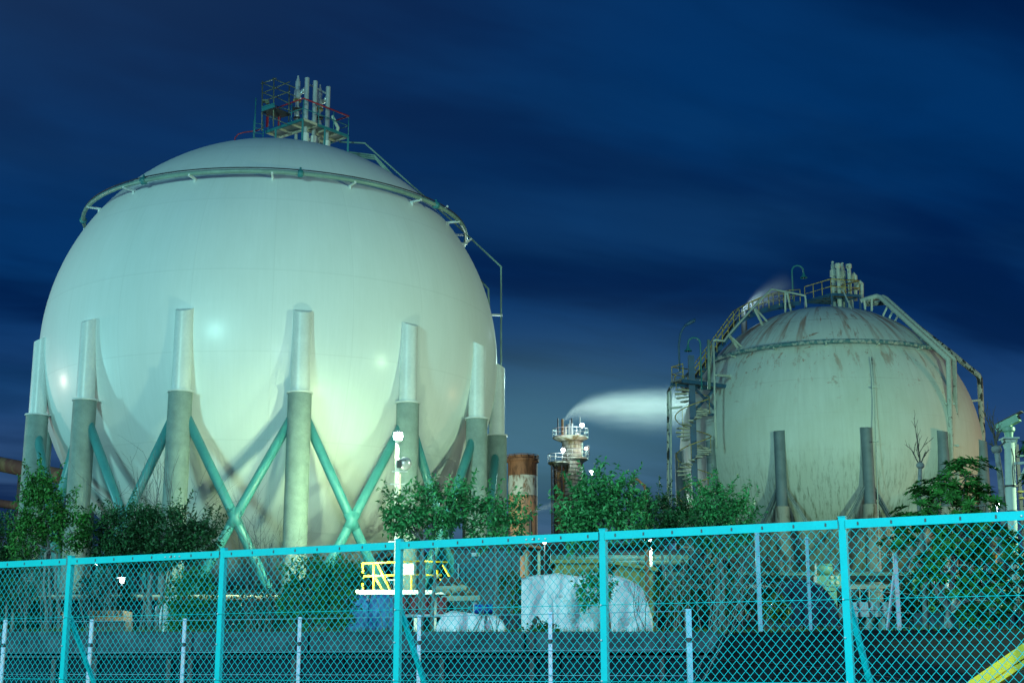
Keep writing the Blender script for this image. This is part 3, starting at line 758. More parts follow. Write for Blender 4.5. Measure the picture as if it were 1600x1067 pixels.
    for i in range(7): pts.append(pol(53 + i * 27 / 6, 11.35 - .35 * i / 6))
    for s in (-.42, .42):
        m = MB()
        for a, b in zip(pts, pts[1:]): m.beam(a + sd * s, b + sd * s, .06, .30)
        m.build('stringer', M['stairblue'], t)
    for a, b in zip(pts[:12], pts[1:13]):
        for f_ in (.0, .25, .5, .75): m = MB(); m.box(a.lerp(b, f_) + Vector((0, 0, .12)), (.26, .84, .05), rz=math.atan2(az.y, az.x)); m.build('stair_tread', M['dark'], t)
    for s in (-.45, .45):
        H = Vector((0, 0, 1.0)); h = MB().tube([p + sd * s + H for p in pts], .035, 6).build('flank_handrail', M['yellowold'], t)
        MB().tube([p + sd * s + H * .55 for p in pts], .022, 6).build('mid_rail', M['yellowold'], h)
        for p in pts: MB().tube([p + sd * s, p + sd * s + H], .034, 6).build('rail_post', M['yellowold'], h)
    # pale pipe running above the flight, with raking props
    MB().tube([at(1106, 597, 93.5), at(1115, 532, 93.5), at(1118, 531, 93.5), at(1131, 533, 94), at(1137, 525, 94.5), at(1178, 479, 96), at(1205, 452, 97.5), at(1234, 457, 98.5), at(1258, 462, 98.8), at(1260, 480, 98.9)], .07, 6).build('thin_pipe', M['palegreen'], t)
    MB().tube([at(1119, 700, 92.4), at(1117, 640, 92.6), at(1115, 532, 93.5)], .07, 6).build('thin_pipe', M['palegreen'], t)
    MB().tube([at(1108, 608, 93), at(1107, 531, 93)], .11, 8).build('lamp_post_stub', M['pipegreen'], t)
    MB().beam(at(1119, 586, 93), at(1142, 588, 95), .16, .14).build('pipe_support', M['palegreen'], t)
    for (x0, y0, x1, y1, Y) in ((1139, 524, 1155, 547, 95), (1139, 524, 1162, 545, 95), (1179, 483, 1192, 508, 96), (1180, 482, 1202, 506, 96.5), (1227, 457, 1227, 488, 98), (1230, 457, 1236, 486, 98)):
        MB().beam(at(x0, y0, Y), at(x1, y1, Y + 1.0), .12 if x0 != 1180 else .07, .12).build('prop', M['palegreen'], t)
    MB().tube([at(1044, 830, 95), at(1044, 612, 95), at(1047, 606, 95), at(1060, 595, 95), at(1075, 584, 96)], .09, 8).build('side_downpipe', M['peel'], t)
    MB().tube([at(1049, 830, 95), at(1048, 610, 95)], .06, 6).build('side_downpipe', M['palegreen'], t)
    MB().beam(at(1043, 638, 95), at(1066, 636, 95), .1, .12).build('pipe_support', M['palegreen'], t)
old_tank()

def gooseneck(px, py, Y, label, xoff=-1, base=None, hgt=2.6, sc_=1.0):
    P = at(px, py, Y); b = base or (P - Vector((0, 0, hgt)))
    t = thing('gooseneck_lamp', b, label, 'lamp', 'unlit gooseneck lamps on the rusty sphere')
    r = .42 * sc_; c = P - Vector((0, 0, r)); pts = [b, c]
    for k in range(1, 8): a = math.pi * k / 8; pts.append(c + Vector((xoff * r * (1 - math.cos(a)), 0, r * math.sin(a))))
    pts.append(c + Vector((xoff * 2 * r, 0, -.12)))
    MB().tube(pts, .06, 8).build('lamp_pole', M['tealdark'], t)
    e = pts[-1]
    s = MB().lathe([(.05, e.z + .02), (.09, e.z - .1), (.12, e.z - .22), (.26, e.z - .36), (.27, e.z - .40)], (e.x, e.y, 0), 16, sharp=False).build('lamp_shade', M['tealdark'], t)
    MB().ball((e.x, e.y, e.z - .34), .11, 10, 6).build('bulb', M['glassdark'], s)
gooseneck(1237, 415, 99.5, 'small gooseneck lamp standing beside the crown platform of the rusty sphere', 1)
gooseneck(1094, 527.5, 93.6, 'gooseneck lamp on the right above the spiral stair landing, facing left', -1, hgt=3.6)
def curved_lamp():
    b = at(1062, 580, 94.2); t = thing('curved_lamp', b, 'dark blue curved arm lamp at the head of the spiral stair', 'lamp')
    pts = [b, at(1060.5, 540, 94.2)]
    for q in ((1063, 522), (1067, 513), (1073, 506), (1080, 503), (1085, 502)): pts.append(at(*q, 94.2))
    MB().tube(pts, .07, 8).build('lamp_pole', M['stairblue'], t)
    MB().tube([at(1070, 509, 94.2), at(1078, 504, 94.2), at(1084, 501, 94.2), at(1086, 498, 94.2)], [.08, .13, .12, .05], 8).build('lamp_head', M['stairblue'], t)
curved_lamp()

# ---------------------------------------------------------------- turquoise chain-link fence
def fence():
    A = Vector((-4.51, 14.61, 0)); st = Vector((1.75, -.9625, 0)); u = st.normalized(); nrm = Vector((u.y, -u.x, 0))  # nrm faces the camera
    t = thing('chain_link_fence', (A.x, A.y, LOWZ), 'bright turquoise chain link fence across the foreground with flat top rail', 'fence')
    zt = 1.09; zb = -.74; hw = .0357; rh = .0400
    k0, k1 = -3, 6
    ang = math.atan2(u.y, u.x)
    for k in range(k0, k1 + 1):
        P = A + st * k
        m = MB()   # folded channel post
        m.box(P + Vector((0, 0, (zt + .02 + LOWZ) / 2)) - nrm * .0, (.055, .004, zt + .02 - LOWZ), rz=ang)
        for s in (-.0255, .0255):
            m.box(P + u * s - nrm * .024 + Vector((0, 0, (zt + .02 + LOWZ) / 2)), (.004, .044, zt + .02 - LOWZ), rz=ang)
        m.box(P + Vector((0, 0, zt + .024)) - nrm * .02, (.06, .052, .008), rz=ang)
        po = m.build('post', M['fence'], t)
        for zc in (.5 - .0, -.1, .22):
            b = MB(); b.ball(P + nrm * .008 + Vector((-.018 * u.x, -.018 * u.y, zc)), .008, 8, 5); b.build('bolt', M['steel'], po)
        if k % 2 == 0:
            m = MB(); m.beam(P - nrm * .05 + Vector((0, 0, .52)), P - nrm * .75 + u * .10 + Vector((0, 0, LOWZ)), .04, .03)
            m.build('stay', M['fence'], t)
        if k == k1: break
        Q = P + st
        m = MB(); m.beam(P + u * .029 + nrm * .014 + Vector((0, 0, zt - .035)), Q - u * .029 + nrm * .014 + Vector((0, 0, zt - .035)), .004, .062)
        m.beam(P + u * .029 - nrm * .006 + Vector((0, 0, zt - .002)), Q - u * .029 - nrm * .006 + Vector((0, 0, zt - .002)), .036, .004)
        ra = m.build('top_rail', M['fence'], t)
        for i in range(8):
            c = P + u * (.125 + .25 * i) + nrm * .0185 + Vector((0, 0, zt - .034))
            h = MB(); h.box(c, (.012, .003, .022), rz=ang); h.box(c + Vector((0, 0, .012)), (.006, .005, .006), rz=ang); h.build('wire_hook', M['dark'], ra)
        if (k - k0) % 2 == 1:
            for i in range(4):
                b = MB(); b.ball(P + u * (1.30 + .06 * i) + nrm * .018 + Vector((0, 0, zt - .036)), .009, 8, 5, (1, 1, 1)); b.build('splice_bolt', M['steel'], ra)
        # mesh: interlocked zigzag wires
        m = MB(); nw = 55; s0 = .03
        hwk = (2.0 - .06) / nw / 1.0
        rows = int((zt - .07 - zb) / rh)
        for w in range(nw):
            pts = []
            for r in range(rows + 1):
                right = ((r + w) % 2 == 0)
                sx = s0 + (w + (1 if right else 0)) * hwk
                pts.append(P + u * (sx + (.0015 if right else -.0015)) + nrm * (.002 if w % 2 == 0 else -.002) + Vector((0, 0, zt - .07 - r * rh)))
            m.tube(pts, .0023, 4, caps=False)
        m.build('mesh_panel', M['wire'], t)
        for zc in (.50, -.105):
            MB().tube([P + nrm * .006 + Vector((0, 0, zc)), Q + nrm * .006 + Vector((0, 0, zc))], .0028, 4).build('tension_wire', M['wire'], t)
fence()

def guard_posts():
    P = [(-10.754, 30.737), (-8.837, 30.45), (-6.757, 29.9), (-4.25, 29.0), (-1.78, 27.769), (.696, 26.4), (3.05, 25.0)]
    s = .80; t = None; N = []
    for i, (x, y) in enumerate(P):
        b = Vector((x * s, y * s, LOWZ)); N.append(b)
        g = 'weathered guard posts strung with wire behind the turquoise fence'
        wh = ['at the far left edge', 'just right of the leftmost turquoise post', 'between the first two turquoise posts, near the bushes', 'below the bush beside the large sphere legs', 'just right of the third turquoise post', 'in front of the covered white load', 'with a dark band, right of the fourth turquoise post'][i]
        q = thing('guard_post', b, 'flaking blue-white guard post ' + wh, 'post', g)
        top = .80
        m = MB(); w = .055 if i < 6 else .075
        m.beam(b, (b.x, b.y, top), w, w); m.build('shaft', M['galv'] if i < 6 else M['barb'], q)
        m = MB(); m.lathe([(.02, .35), (w * .75, .35), (w * .75, .41), (.02, .41)], (b.x, b.y, 0), 10); m.build('wire_clip', M['dark'], q)
    for j, zc in enumerate((.77, .25, -.1)):
        m = MB(); m.tube([(p.x, p.y - .04, zc) for p in N], .005, 4)
        single(m, 'guard_wire', M['barb'], (N[0].x, N[0].y, zc), ['top', 'middle', 'lowest'][j] + ' thin wire strung along the weathered guard posts', 'wire', 'wires along the guard posts')
guard_posts()

def barbed_fence():
    t = thing('barbed_wire_fence', (4.8, 28.2, YARD), 'teal post and barbed wire fence on top of the bank at right', 'fence')
    pts = [(1178, 1186, 826, 982, 28.2), (1256, 1265, 838, 980, 29.6), (1394, 1400, 864, 984, 33.2), (1540, 1545, 882, 990, 37)]
    tops = []
    for i, (x0, x1, y0, y1, Y) in enumerate(pts):
        a = at(x0 + 4, y0, Y); b = at(x0 + 4, y1 + 4, Y); b.x = a.x
        w = (.08, .06, .09, .09)[i]
        MB().beam(b, a, w, w).build('post', M['barb'] if i != 2 else M['galv'], t)
        tops.append((a, b))
    a, b = tops[2]; MB().beam(b + Vector((-.35, -.2, -.05)), a - Vector((.05, 0, .5)), .05, .05).build('stay', M['galv'], t)
    for f_ in (.03, .27, .50, .74, .93):
        line = [at(1000, 760 + 190 * f_, 27)] if False else []
        for (a, b) in tops: line.append(a.lerp(b, f_) - Vector((0, .06, 0)))
        line.append(line[-1] + Vector((6, 4, .0)))
        m = MB(); full = []
        for p, q in zip(line, line[1:]):
            for k in range(6): v = p.lerp(q, k / 6); v.z -= .05 * math.sin(math.pi * k / 6); full.append(v)
        full.append(line[-1]); m.tube(full, .006, 3, caps=False)
        for p, q in zip(full, full[1:]):
            n_ = int((q - p).length / .15)
            for k in range(n_):
                c = p.lerp(q, (k + .5) / max(1, n_)); m.beam(c + Vector((-.02, 0, .02)), c + Vector((.02, 0, -.02)), .006, .006)
        m.build('barbed_strand', M['barb'], t)
    for (x0, y0, x1, y1, Y) in ((1175, 850, 1085, 1060, 26), (1180, 880, 1100, 1062, 26), (1190, 905, 1095, 1065, 26.2), (1252, 838, 1190, 985, 29), (1313, 870, 1250, 985, 29), (1384, 868, 1330, 960, 32)):
        A_, B_ = at(x0, y0, Y), at(x1, y1, Y - 3 if y1 > 1000 else Y)
        MB().tube([A_, B_], .006, 3, caps=False).build('guy_wire', M['barb'], t)
barbed_fence()

# ---------------------------------------------------------------- lit lamp on its pole beside the large sphere
def lamp_pole():
    P = at(622, 682, 57.0); b = Vector((-4.55, 57.0, YARD))
    t = thing('lamp_pole', b, 'slim grey pole with a brightly lit lamp in front of the large sphere', 'lamp')
    MB().tube([b, (P.x - .03, P.y, P.z - .25)], [.11, .085], 10).build('pole', M['steel'], t)
    l = MB(); l.lathe([(.05, P.z - .28), (.11, P.z - .22), (.12, P.z - .12)], (P.x, P.y + .0, 0), 14, sharp=False)
    l.lathe([(.20, P.z + .15), (.12, P.z + .24), (.0, P.z + .27)], (P.x, P.y, 0), 14, sharp=False); l.build('lamp_housing', M['steel'], t)
    MB().ball(P, .19, 16, 10).build('lamp_glass', M['lampon'], t)
    for z in (7.2, 5.6, 4.9, 3.4): MB().beam((P.x - .3, 56.9, z), (P.x + .35, 56.9, z), .05, .05).build('step_bar', M['steel'], t)
    MB().tube([(P.x + .12, 56.85, .9), (P.x + .12, 56.85, 7.6)], .03, 6).build('conduit', M['cream'], t)
    MB().box((P.x, 56.85, 7.95), (.16, .14, .45)).build('junction_box', M['steel'], t)
    l = bpy.data.lights.new('lamp_pole_light', 'SPOT'); l.energy = 21000; l.color = (.74, 1.0, .52); l.shadow_soft_size = .22
    l.spot_size = R(150); l.spot_blend = 1.0
    o = bpy.data.objects.new('lamp_pole_light', l); COL.objects.link(o); o.location = P
    o.rotation_euler = (Vector((-11.5, 66.0, 1.5)) - P).to_track_quat('-Z', 'Y').to_euler()
    point('lamp_pole_glow', P, 350, (.70, 1.0, .62), .22)
    return P
LP = lamp_pole()
def horn():  # horn loudspeaker built as a grey dish on a bracket
    P = at(633, 724, 56.6)
    t = thing('horn_speaker', P, 'round grey horn loudspeaker dish with a black bracket on the lamp pole', 'loudspeaker')
    m = MB(); n = 20; vs = []; fs = []
    d = Vector((.35, -.93, -.15)).normalized(); x = d.cross(Vector((0, 0, 1))).normalized(); y = x.cross(d)
    for i in range(7):
        a = i / 6 * math.pi / 2
        for j in range(n): b = 2 * math.pi * j / n; vs.append(P + d * .14 * math.cos(a) + (x * math.cos(b) + y * math.sin(b)) * .27 * math.sin(a))
    for i in range(6):
        for j in range(n): fs.append((i * n + j, i * n + (j + 1) % n, (i + 1) * n + (j + 1) % n, (i + 1) * n + j))
    m.add(vs, fs, True); m.build('dome', M['aluminium'], t)
    m = MB(); m.box(P + Vector((-.22, -.12, -.06)), (.18, .16, .26)); m.box(P + Vector((-.13, -.1, .1)), (.36, .2, .03)); m.build('bracket_box', M['dark'], t)
    m = MB(); m.beam(P + Vector((-.5, 0, -.32)), P + Vector((.1, 0, -.32)), .05, .05); m.beam(P + Vector((-.05, 0, -.35)), P + Vector((-.05, 0, -.1)), .05, .05); m.build('arm', M['steel'], t)
horn()

# ---------------------------------------------------------------- vegetation
def leaf(m, c, d, nrm, ln, wd):
    s = d.cross(nrm).normalized() * wd; up = nrm.normalized() * wd * .35
    tip = c + d * ln - nrm.normalized() * ln * .18
    m.v += [tuple(c), tuple(c + d * ln * .45 + s + up), tuple(tip), tuple(c + d * ln * .45 - s + up)]
    k = len(m.v) - 4; m.f += [(k, k + 1, k + 2), (k, k + 2, k + 3)]; m.s += [True, True]
def rdir(r):
    while True:
        v = Vector((r.uniform(-1, 1), r.uniform(-1, 1), r.uniform(-1, 1)))
        if .05 < v.length < 1: return v.normalized()
def leafy(name, label, cat, group, base, blobs, seed, size=.12, dens=1.0, leafmat='leafA', bark='bark', trunks=None, rosette=False, tr=.05, shoots=0):
    r = random.Random(seed); base = Vector(base)
    t = thing(name, base, label, cat, group)
    tm = MB(); tips = []
    trunks = trunks or [None]
    for c, rad in blobs:
        c = Vector(c)
        for k in range(max(4, int(7 * (rad[0] + rad[2])))):
            d = rdir(r); q = c + Vector((d.x * rad[0], d.y * rad[1], d.z * rad[2])) * r.uniform(.35, .95); tips.append((c, q))
    roots = [base + Vector((r.uniform(-.18, .18), r.uniform(-.1, .1), 0)) for _ in range(max(1, len(trunks)))]
    cen = sum((Vector(c) for c, _ in blobs), Vector()) / len(blobs)
    zl = min(c[2] - rad[2] * .7 for c, rad in blobs)
    for i, rt in enumerate(roots):
        fork = Vector((rt.x * .5 + cen.x * .5 + r.uniform(-.2, .2), rt.y, max(base.z + .4, zl)))
        pts = [rt]
        for s in (.3, .6): pts.append(rt.lerp(fork, s) + Vector((r.uniform(-.07, .07), r.uniform(-.05, .05), 0)))
        pts.append(fork); tm.tube(pts, [tr, tr * .85, tr * .75, tr * .65], 7)
        for bi, (c, rad) in enumerate(blobs):
            if len(roots) > 1 and bi % len(roots) != i and len(blobs) > 1: continue
            c = Vector(c); mid = fork.lerp(c, .5) + Vector((r.uniform(-.12, .12), 0, r.uniform(-.05, .1)))
            tm.tube([fork, mid, c], [tr * .62, tr * .42, tr * .25], 5)
    for c, q in tips[::2]:
        tm.tube([c, c.lerp(q, .5) + rdir(r) * .06, q], [tr * .25, tr * .17, tr * .07], 4)
    tm.build('trunk', M[bark], t)
    m = MB()
    for c, rad in blobs:
        c = Vector(c); area = rad[0] * rad[2] * 4 + .5
        ntw = int(170 * dens * area * (.12 / size) ** 2 * (.35 if rosette else 1))
        for k in range(ntw):
            d = rdir(r); rr_ = r.uniform(.25, 1.0) ** .45
            wob = 1 + .28 * noise.noise(Vector((d.x * 2.2 + seed, d.y * 2.2, d.z * 2.2 + c.x)))
            q = c + Vector((d.x * rad[0], d.y * rad[1], d.z * rad[2])) * rr_ * wob
            if noise.noise(q * 2.6 + Vector((seed, 0, 0))) < -.12 - .3 * (rr_ < .6): continue
            if rosette:
                ax = (d * .6 + Vector((0, -.2, .9)) + rdir(r) * .3).normalized()
                x = ax.orthogonal().normalized(); y = ax.cross(x); n_ = 11
                for j in range(n_):
                    b = 2 * math.pi * j / n_ + r.uniform(-.2, .2)
                    dd = (x * math.cos(b) + y * math.sin(b)) * .9 + ax * r.uniform(-.05, .6); dd.normalize()
                    leaf(m, q, dd, ax, size * r.uniform(.8, 1.2), size * .13)
            else:
                tw = (d * .5 + Vector((0, 0, r.uniform(-.1, .8))) + rdir(r) * .7).normalized()
                for j in range(4):
                    p = q + tw * (j * size * .45)
                    dd = (tw * .5 + rdir(r) * .8 + Vector((0, 0, -.25))).normalized()
                    leaf(m, p, dd, (Vector((0, -.3, .8)) + rdir(r) * .8).normalized(), size * r.uniform(.7, 1.2), size * .24)
    for k in range(shoots):
        c, rad = r.choice(blobs); c = Vector(c); a = r.uniform(-1.5, 1.5)
        p = c + Vector((math.sin(a) * rad[0] * .95, r.uniform(-.6, .4) * rad[1], abs(math.cos(a)) * rad[2] * .8))
        d = (Vector((math.sin(a) * .7, r.uniform(-.3, .3), 1.0)) + rdir(r) * .3).normalized(); ln = r.uniform(.3, .75)
        tm = MB(); q = p + d * ln + Vector((0, 0, -.03)); tm.tube([p, p.lerp(q, .5) + rdir(r) * .03, q], [.008, .006, .003], 3, caps=False)
        m.add(tm.v, tm.f)
        for j in range(int(ln / size * 3.2)):
            g = p.lerp(q, (j + .5) / (ln / size * 3.2)); dd = (d * .5 + rdir(r) * .9 + Vector((0, 0, -.15))).normalized()
            leaf(m, g, dd, (Vector((0, -.3, .8)) + rdir(r) * .7).normalized(), size * r.uniform(.8, 1.25), size * .22)
    m.build('crown', M[leafmat], t)
    return t
def B(x, y, Y, rx, rz, ry=None):
    c = at(x, y, Y); k = Y / 2220; return ((c.x, c.y, c.z), (rx * k, (ry or (rx + rz) / 2) * k, rz * k))
TG = 'trees and shrubs along the top of the retaining wall'
def g0(px, Y): return (at(px, 1000, Y).x, Y, YARD if Y > 33.6 else YARD)
leafy('broadleaf_tree', 'upright small tree at left with pale forked trunks in front of the outermost sphere leg', 'tree', TG, g0(80, 36.5),
      [B(70, 795, 36.5, 36, 45), B(112, 832, 36.4, 30, 30), B(45, 840, 36.6, 28, 34), B(62, 765, 36.5, 22, 20)], 11, .11, 1.5, 'leafC', trunks=[1, 1, 1], shoots=40)
leafy('broadleaf_tree', 'dark dense tree at the far left edge under the rusty pipes', 'tree', TG, g0(12, 40),
      [B(5, 840, 40, 40, 42), B(-10, 880, 40, 50, 60), B(35, 900, 40, 40, 45)], 12, .11, 1.2, 'leafB', trunks=[1, 1])
leafy('broadleaf_tree', 'wide rounded dark green tree below the second and third legs of the large sphere', 'tree', TG, g0(235, 37),
      [B(200, 835, 37, 55, 42), B(255, 832, 37, 58, 42), B(305, 848, 37, 38, 32), B(180, 860, 37, 40, 28), B(240, 870, 37, 60, 22)], 13, .105, 1.9, 'leafB', trunks=[1, 1, 1], tr=.07, shoots=60)
leafy('shrub', 'round dense shrub behind the fence, in front of the third sphere leg', 'shrub', TG, g0(300, 36),
      [B(300, 935, 36, 42, 44), B(290, 965, 36, 38, 28)], 14, .085, 1.5, 'leafC', trunks=[1, 1])
leafy('shrub', 'loose spreading shrub left of the blue tarpaulin stack', 'shrub', TG, g0(495, 36),
      [B(490, 900, 36, 48, 32), B(535, 905, 36, 34, 30), B(470, 945, 36, 36, 32), B(520, 955, 36, 36, 28)], 15, .12, 1.2, 'leafC', trunks=[1, 1])
leafy('broadleaf_tree', 'airy young tree standing beside the lit lamp pole', 'tree', TG, g0(668, 35.5),
      [B(640, 795, 35.5, 32, 30), B(690, 800, 35.5, 36, 32), B(655, 830, 35.5, 40, 24), B(715, 790, 35.5, 26, 24), B(625, 815, 35.5, 20, 22)], 16, .14, .85, 'leafA', trunks=[1, 1, 1], tr=.055, shoots=60)
leafy('broadleaf_tree', 'airy young tree in front of the dark rightmost leg of the large sphere', 'tree', TG, g0(775, 35.8),
      [B(770, 805, 35.8, 32, 24), B(795, 830, 35.8, 26, 24), B(755, 835, 35.8, 26, 22)], 17, .14, .8, 'leafA', trunks=[1, 1], tr=.05, shoots=45)
leafy('broadleaf_tree', 'tall bright leafed tree in front of the process tower base', 'tree', TG, g0(957, 35),
      [B(934, 775, 35, 34, 34), B(965, 780, 35, 38, 30), B(912, 805, 35, 26, 34), B(985, 815, 35, 32, 28), B(935, 820, 35, 50, 32), B(908, 835, 35, 28, 24)], 18, .14, 1.15, 'leafA', trunks=[1, 1], tr=.085, shoots=90)
leafy('broadleaf_tree', 'dark small tree just left of the spiral stair foot', 'tree', TG, g0(1050, 40),
      [B(1035, 805, 40, 36, 28), B(1065, 820, 40, 30, 28), B(1020, 835, 40, 30, 22)], 19, .11, 1.9, 'leafB', trunks=[1, 1], shoots=40)
leafy('broadleaf_tree', 'green leafy tree in front of the spiral stair foot', 'tree', TG, g0(1125, 37),
      [B(1120, 790, 37, 34, 28), B(1150, 812, 37, 30, 28), B(1100, 825, 37, 36, 30), B(1135, 838, 37, 40, 26)], 20, .12, 1.3, 'leafA', trunks=[1, 1, 1], shoots=60)
leafy('evergreen_tree', 'large evergreen with whorled glossy leaves in front of the right side of the rusty sphere', 'tree', TG, g0(1480, 31.5),
      [B(1510, 745, 31.5, 50, 36), B(1465, 775, 31.5, 42, 36), B(1525, 790, 31.5, 40, 44), B(1440, 815, 31.5, 48, 30), B(1500, 835, 31.5, 55, 40), B(1400, 835, 31.8, 30, 22), B(1560, 860, 31.5, 40, 40), B(1480, 890, 31.5, 60, 45), B(1540, 930, 31.5, 50, 50)], 21, .19, 2.0, 'leafC', rosette=True, trunks=[1, 1], tr=.07)
leafy('evergreen_tree', 'bit of dark foliage reaching in at the right edge', 'tree', TG, g0(1625, 31),
      [B(1612, 700, 31, 22, 14), B(1620, 750, 31, 26, 18), B(1640, 820, 31, 45, 50), B(1615, 880, 31, 40, 40)], 22, .16, 1.0, 'leafB', rosette=True)
leafy('shrub', 'leafy sprays hanging in front of the covered load beside the turquoise post', 'shrub', TG, g0(935, 34.6), [B(918, 925, 34.6, 14, 26), B(945, 915, 34.6, 16, 24)], 77, .12, .9, 'leafA', trunks=[1])
# understory seen through the fence
for i, (px, py, Y, rx, rz, ml, lb) in enumerate([
        (35, 950, 42, 60, 34, 'leafB', 'dark low shrub at the far left behind the fence'),
        (160, 925, 44, 40, 28, 'leafB', 'dark low shrub under the left trees, beside the orange machine'),
        (800, 925, 38, 22, 30, 'leafD', 'small yellow green shrub left of the large white covered load'),
        (1045, 935, 39, 26, 34, 'leafD', 'olive green shrub right of the large white covered load'),
        (1110, 915, 42, 50, 50, 'leafB', 'dark tangled shrub below the spiral stair'),
        (1195, 925, 44, 34, 40, 'leafB', 'dark shrub between the teal posts behind the fence'),
        (1205, 950, 34, 22, 18, 'leafD', 'small yellow flecked shrub beside the left teal post'),
        (1560, 960, 38, 60, 26, 'leafB', 'low dark shrub near the wall at the right edge'),
        (1430, 930, 44, 40, 36, 'leafB', 'dark shrub beside the green cabinet'),
        (395, 950, 46, 50, 30, 'leafB', 'dark low shrub between the round shrub and the spreading shrub'),
        (840, 985, 34.5, 24, 10, 'leafB', 'tiny weed clump on the wall top below the white covered load')]):
    leafy('shrub', lb, 'shrub', TG, (at(px, 1000, Y).x, Y, YARD), [B(px, py, Y, rx, rz), B(px + rx * .5, py + rz * .4, Y, rx * .7, rz * .6)], 40 + i, .10, .9, ml, 'barkdark')

def twigs(m, p, d, ln, rad, r, depth):
    q = p + d * ln; mid = p.lerp(q, .5) + rdir(r) * ln * .07
    m.tube([p, mid, q], [rad, rad * .75, rad * .5], 5 if rad > .012 else 3, caps=False)
    if depth <= 0: return
    for k in range(r.choice((2, 3))):
        s = r.uniform(.35, 1.0); nd = (d + rdir(r) * .65 + Vector((0, 0, .15))).normalized()
        twigs(m, p.lerp(q, s), nd, ln * r.uniform(.45, .75), rad * .55, r, depth - 1)
def pollard(px_pts, Y, label, seed, knob, spr, rad=.06):
    r = random.Random(seed); pts = [at(x, y, Y) for x, y in px_pts]; pts[0].z = YARD
    t = thing('pollarded_tree', pts[0], label, 'tree', 'bare pollarded trees')
    m = MB(); n = len(pts); m.tube(pts, [rad * (1 - .35 * i / (n - 1)) for i in range(n)], 8)
    m.ball(pts[-1], rad * 1.35, 8, 6, (1, 1, .8)); m.build('trunk', M['bark'], t)
    m = MB()
    for (x, y, ln) in spr:
        e = at(x, y, Y); d = (e - pts[-1]); twigs(m, pts[-1], d.normalized(), d.length * .8, rad * .26, r, 2)
    m.build('twigs', M['barkdark'], t)
pollard([(1447, 1000), (1446, 905), (1441, 830), (1436, 790), (1438, 727)], 33, 'bare pollarded trunk with thin twigs in front of the rusty sphere', 5, None, [(1430, 665, 1), (1424, 700, 1), (1448, 700, 1), (1432, 690, 1)], .075)
pollard([(1580, 1000), (1574, 880), (1568, 800), (1563, 745), (1557, 702)], 34, 'bare pollarded trunk just left of the camera mast', 6, None, [(1543, 642, 1), (1551, 665, 1), (1560, 660, 1), (1570, 690, 1), (1545, 690, 1)], .10)
def bare(px, Y, label, seed, stems, h, spread, depth=3, rad=.014, matn='bark'):
    r = random.Random(seed); b = Vector((at(px, 1000, Y).x, Y, YARD))
    t = thing('bare_shrub', b, label, 'shrub', 'leafless shrubs behind the fence'); m = MB()
    for k in range(stems):
        d = Vector((r.uniform(-spread, spread), r.uniform(-.2, .2), 1)).normalized()
        twigs(m, b + Vector((r.uniform(-.5, .5), r.uniform(-.2, .2), 0)), d, h * r.uniform(.4, .6), rad, r, depth)
    m.build('stems', M[matn], t)
bare(405, 40, 'pale leafless twiggy shrub in front of the bright sphere leg', 31, 9, 3.8, .3, 3, .020)
bare(245, 38, 'tall leafless branches rising out of the round dark tree', 32, 8, 5.0, .3, 3, .03)
bare(1085, 33.6, 'clump of pale bare stems right of the covered load', 33, 9, 2.6, .35)
bare(1140, 33.4, 'clump of pale bare stems left of the teal post', 34, 9, 2.4, .4)
bare(760, 34.2, 'thin bare stems between the low white covers', 35, 6, 2.8, .5)
bare(60, 35.4, 'thin bare stems at far left behind the fence', 36, 8, 2.2, .4)
bare(160, 35.2, 'thin bare stems right of the leftmost turquoise post', 37, 7, 1.8, .5)
bare(1010, 34.0, 'thin bare stems at the right end of the covered load', 38, 5, 2.2, .4)
bare(620, 34.4, 'thin bare stems under the lit lamp pole', 39, 4, 1.8, .4)
bare(1590, 33, 'tangle of bare twigs beside the camera mast at the right edge', 41, 6, 3.4, .35)

# grass tufts along the wall top: nobody could count them
def grass():
    r = random.Random(3); m = MB()
    for k in range(5200):
        x = r.uniform(-14, 14)
        if x < 4.6: y = 33.36 + r.random() ** 2 * 1.4; z = YARD
        else: y = 30.0 + max(0, (6.6 - x)) * 1.2 + r.uniform(0, 2.6); z = YARD - .02
        if noise.noise(Vector((x * .9, y, 0))) < -.15: continue
        h = r.uniform(.05, .2); a = r.uniform(0, 6.28); w = .008; d = Vector((math.cos(a), math.sin(a), 0)); p = Vector((x, y, z - .02))
        q = p + Vector((r.uniform(-.06, .06), r.uniform(-.06, .06), h))
        m.add([p - d * w, p + d * w, q], [(0, 1, 2)])
    tag(m.build('grass', M['leafD']), 'thin weeds and grass along the top of the wall', 'grass', kind='stuff')
grass()

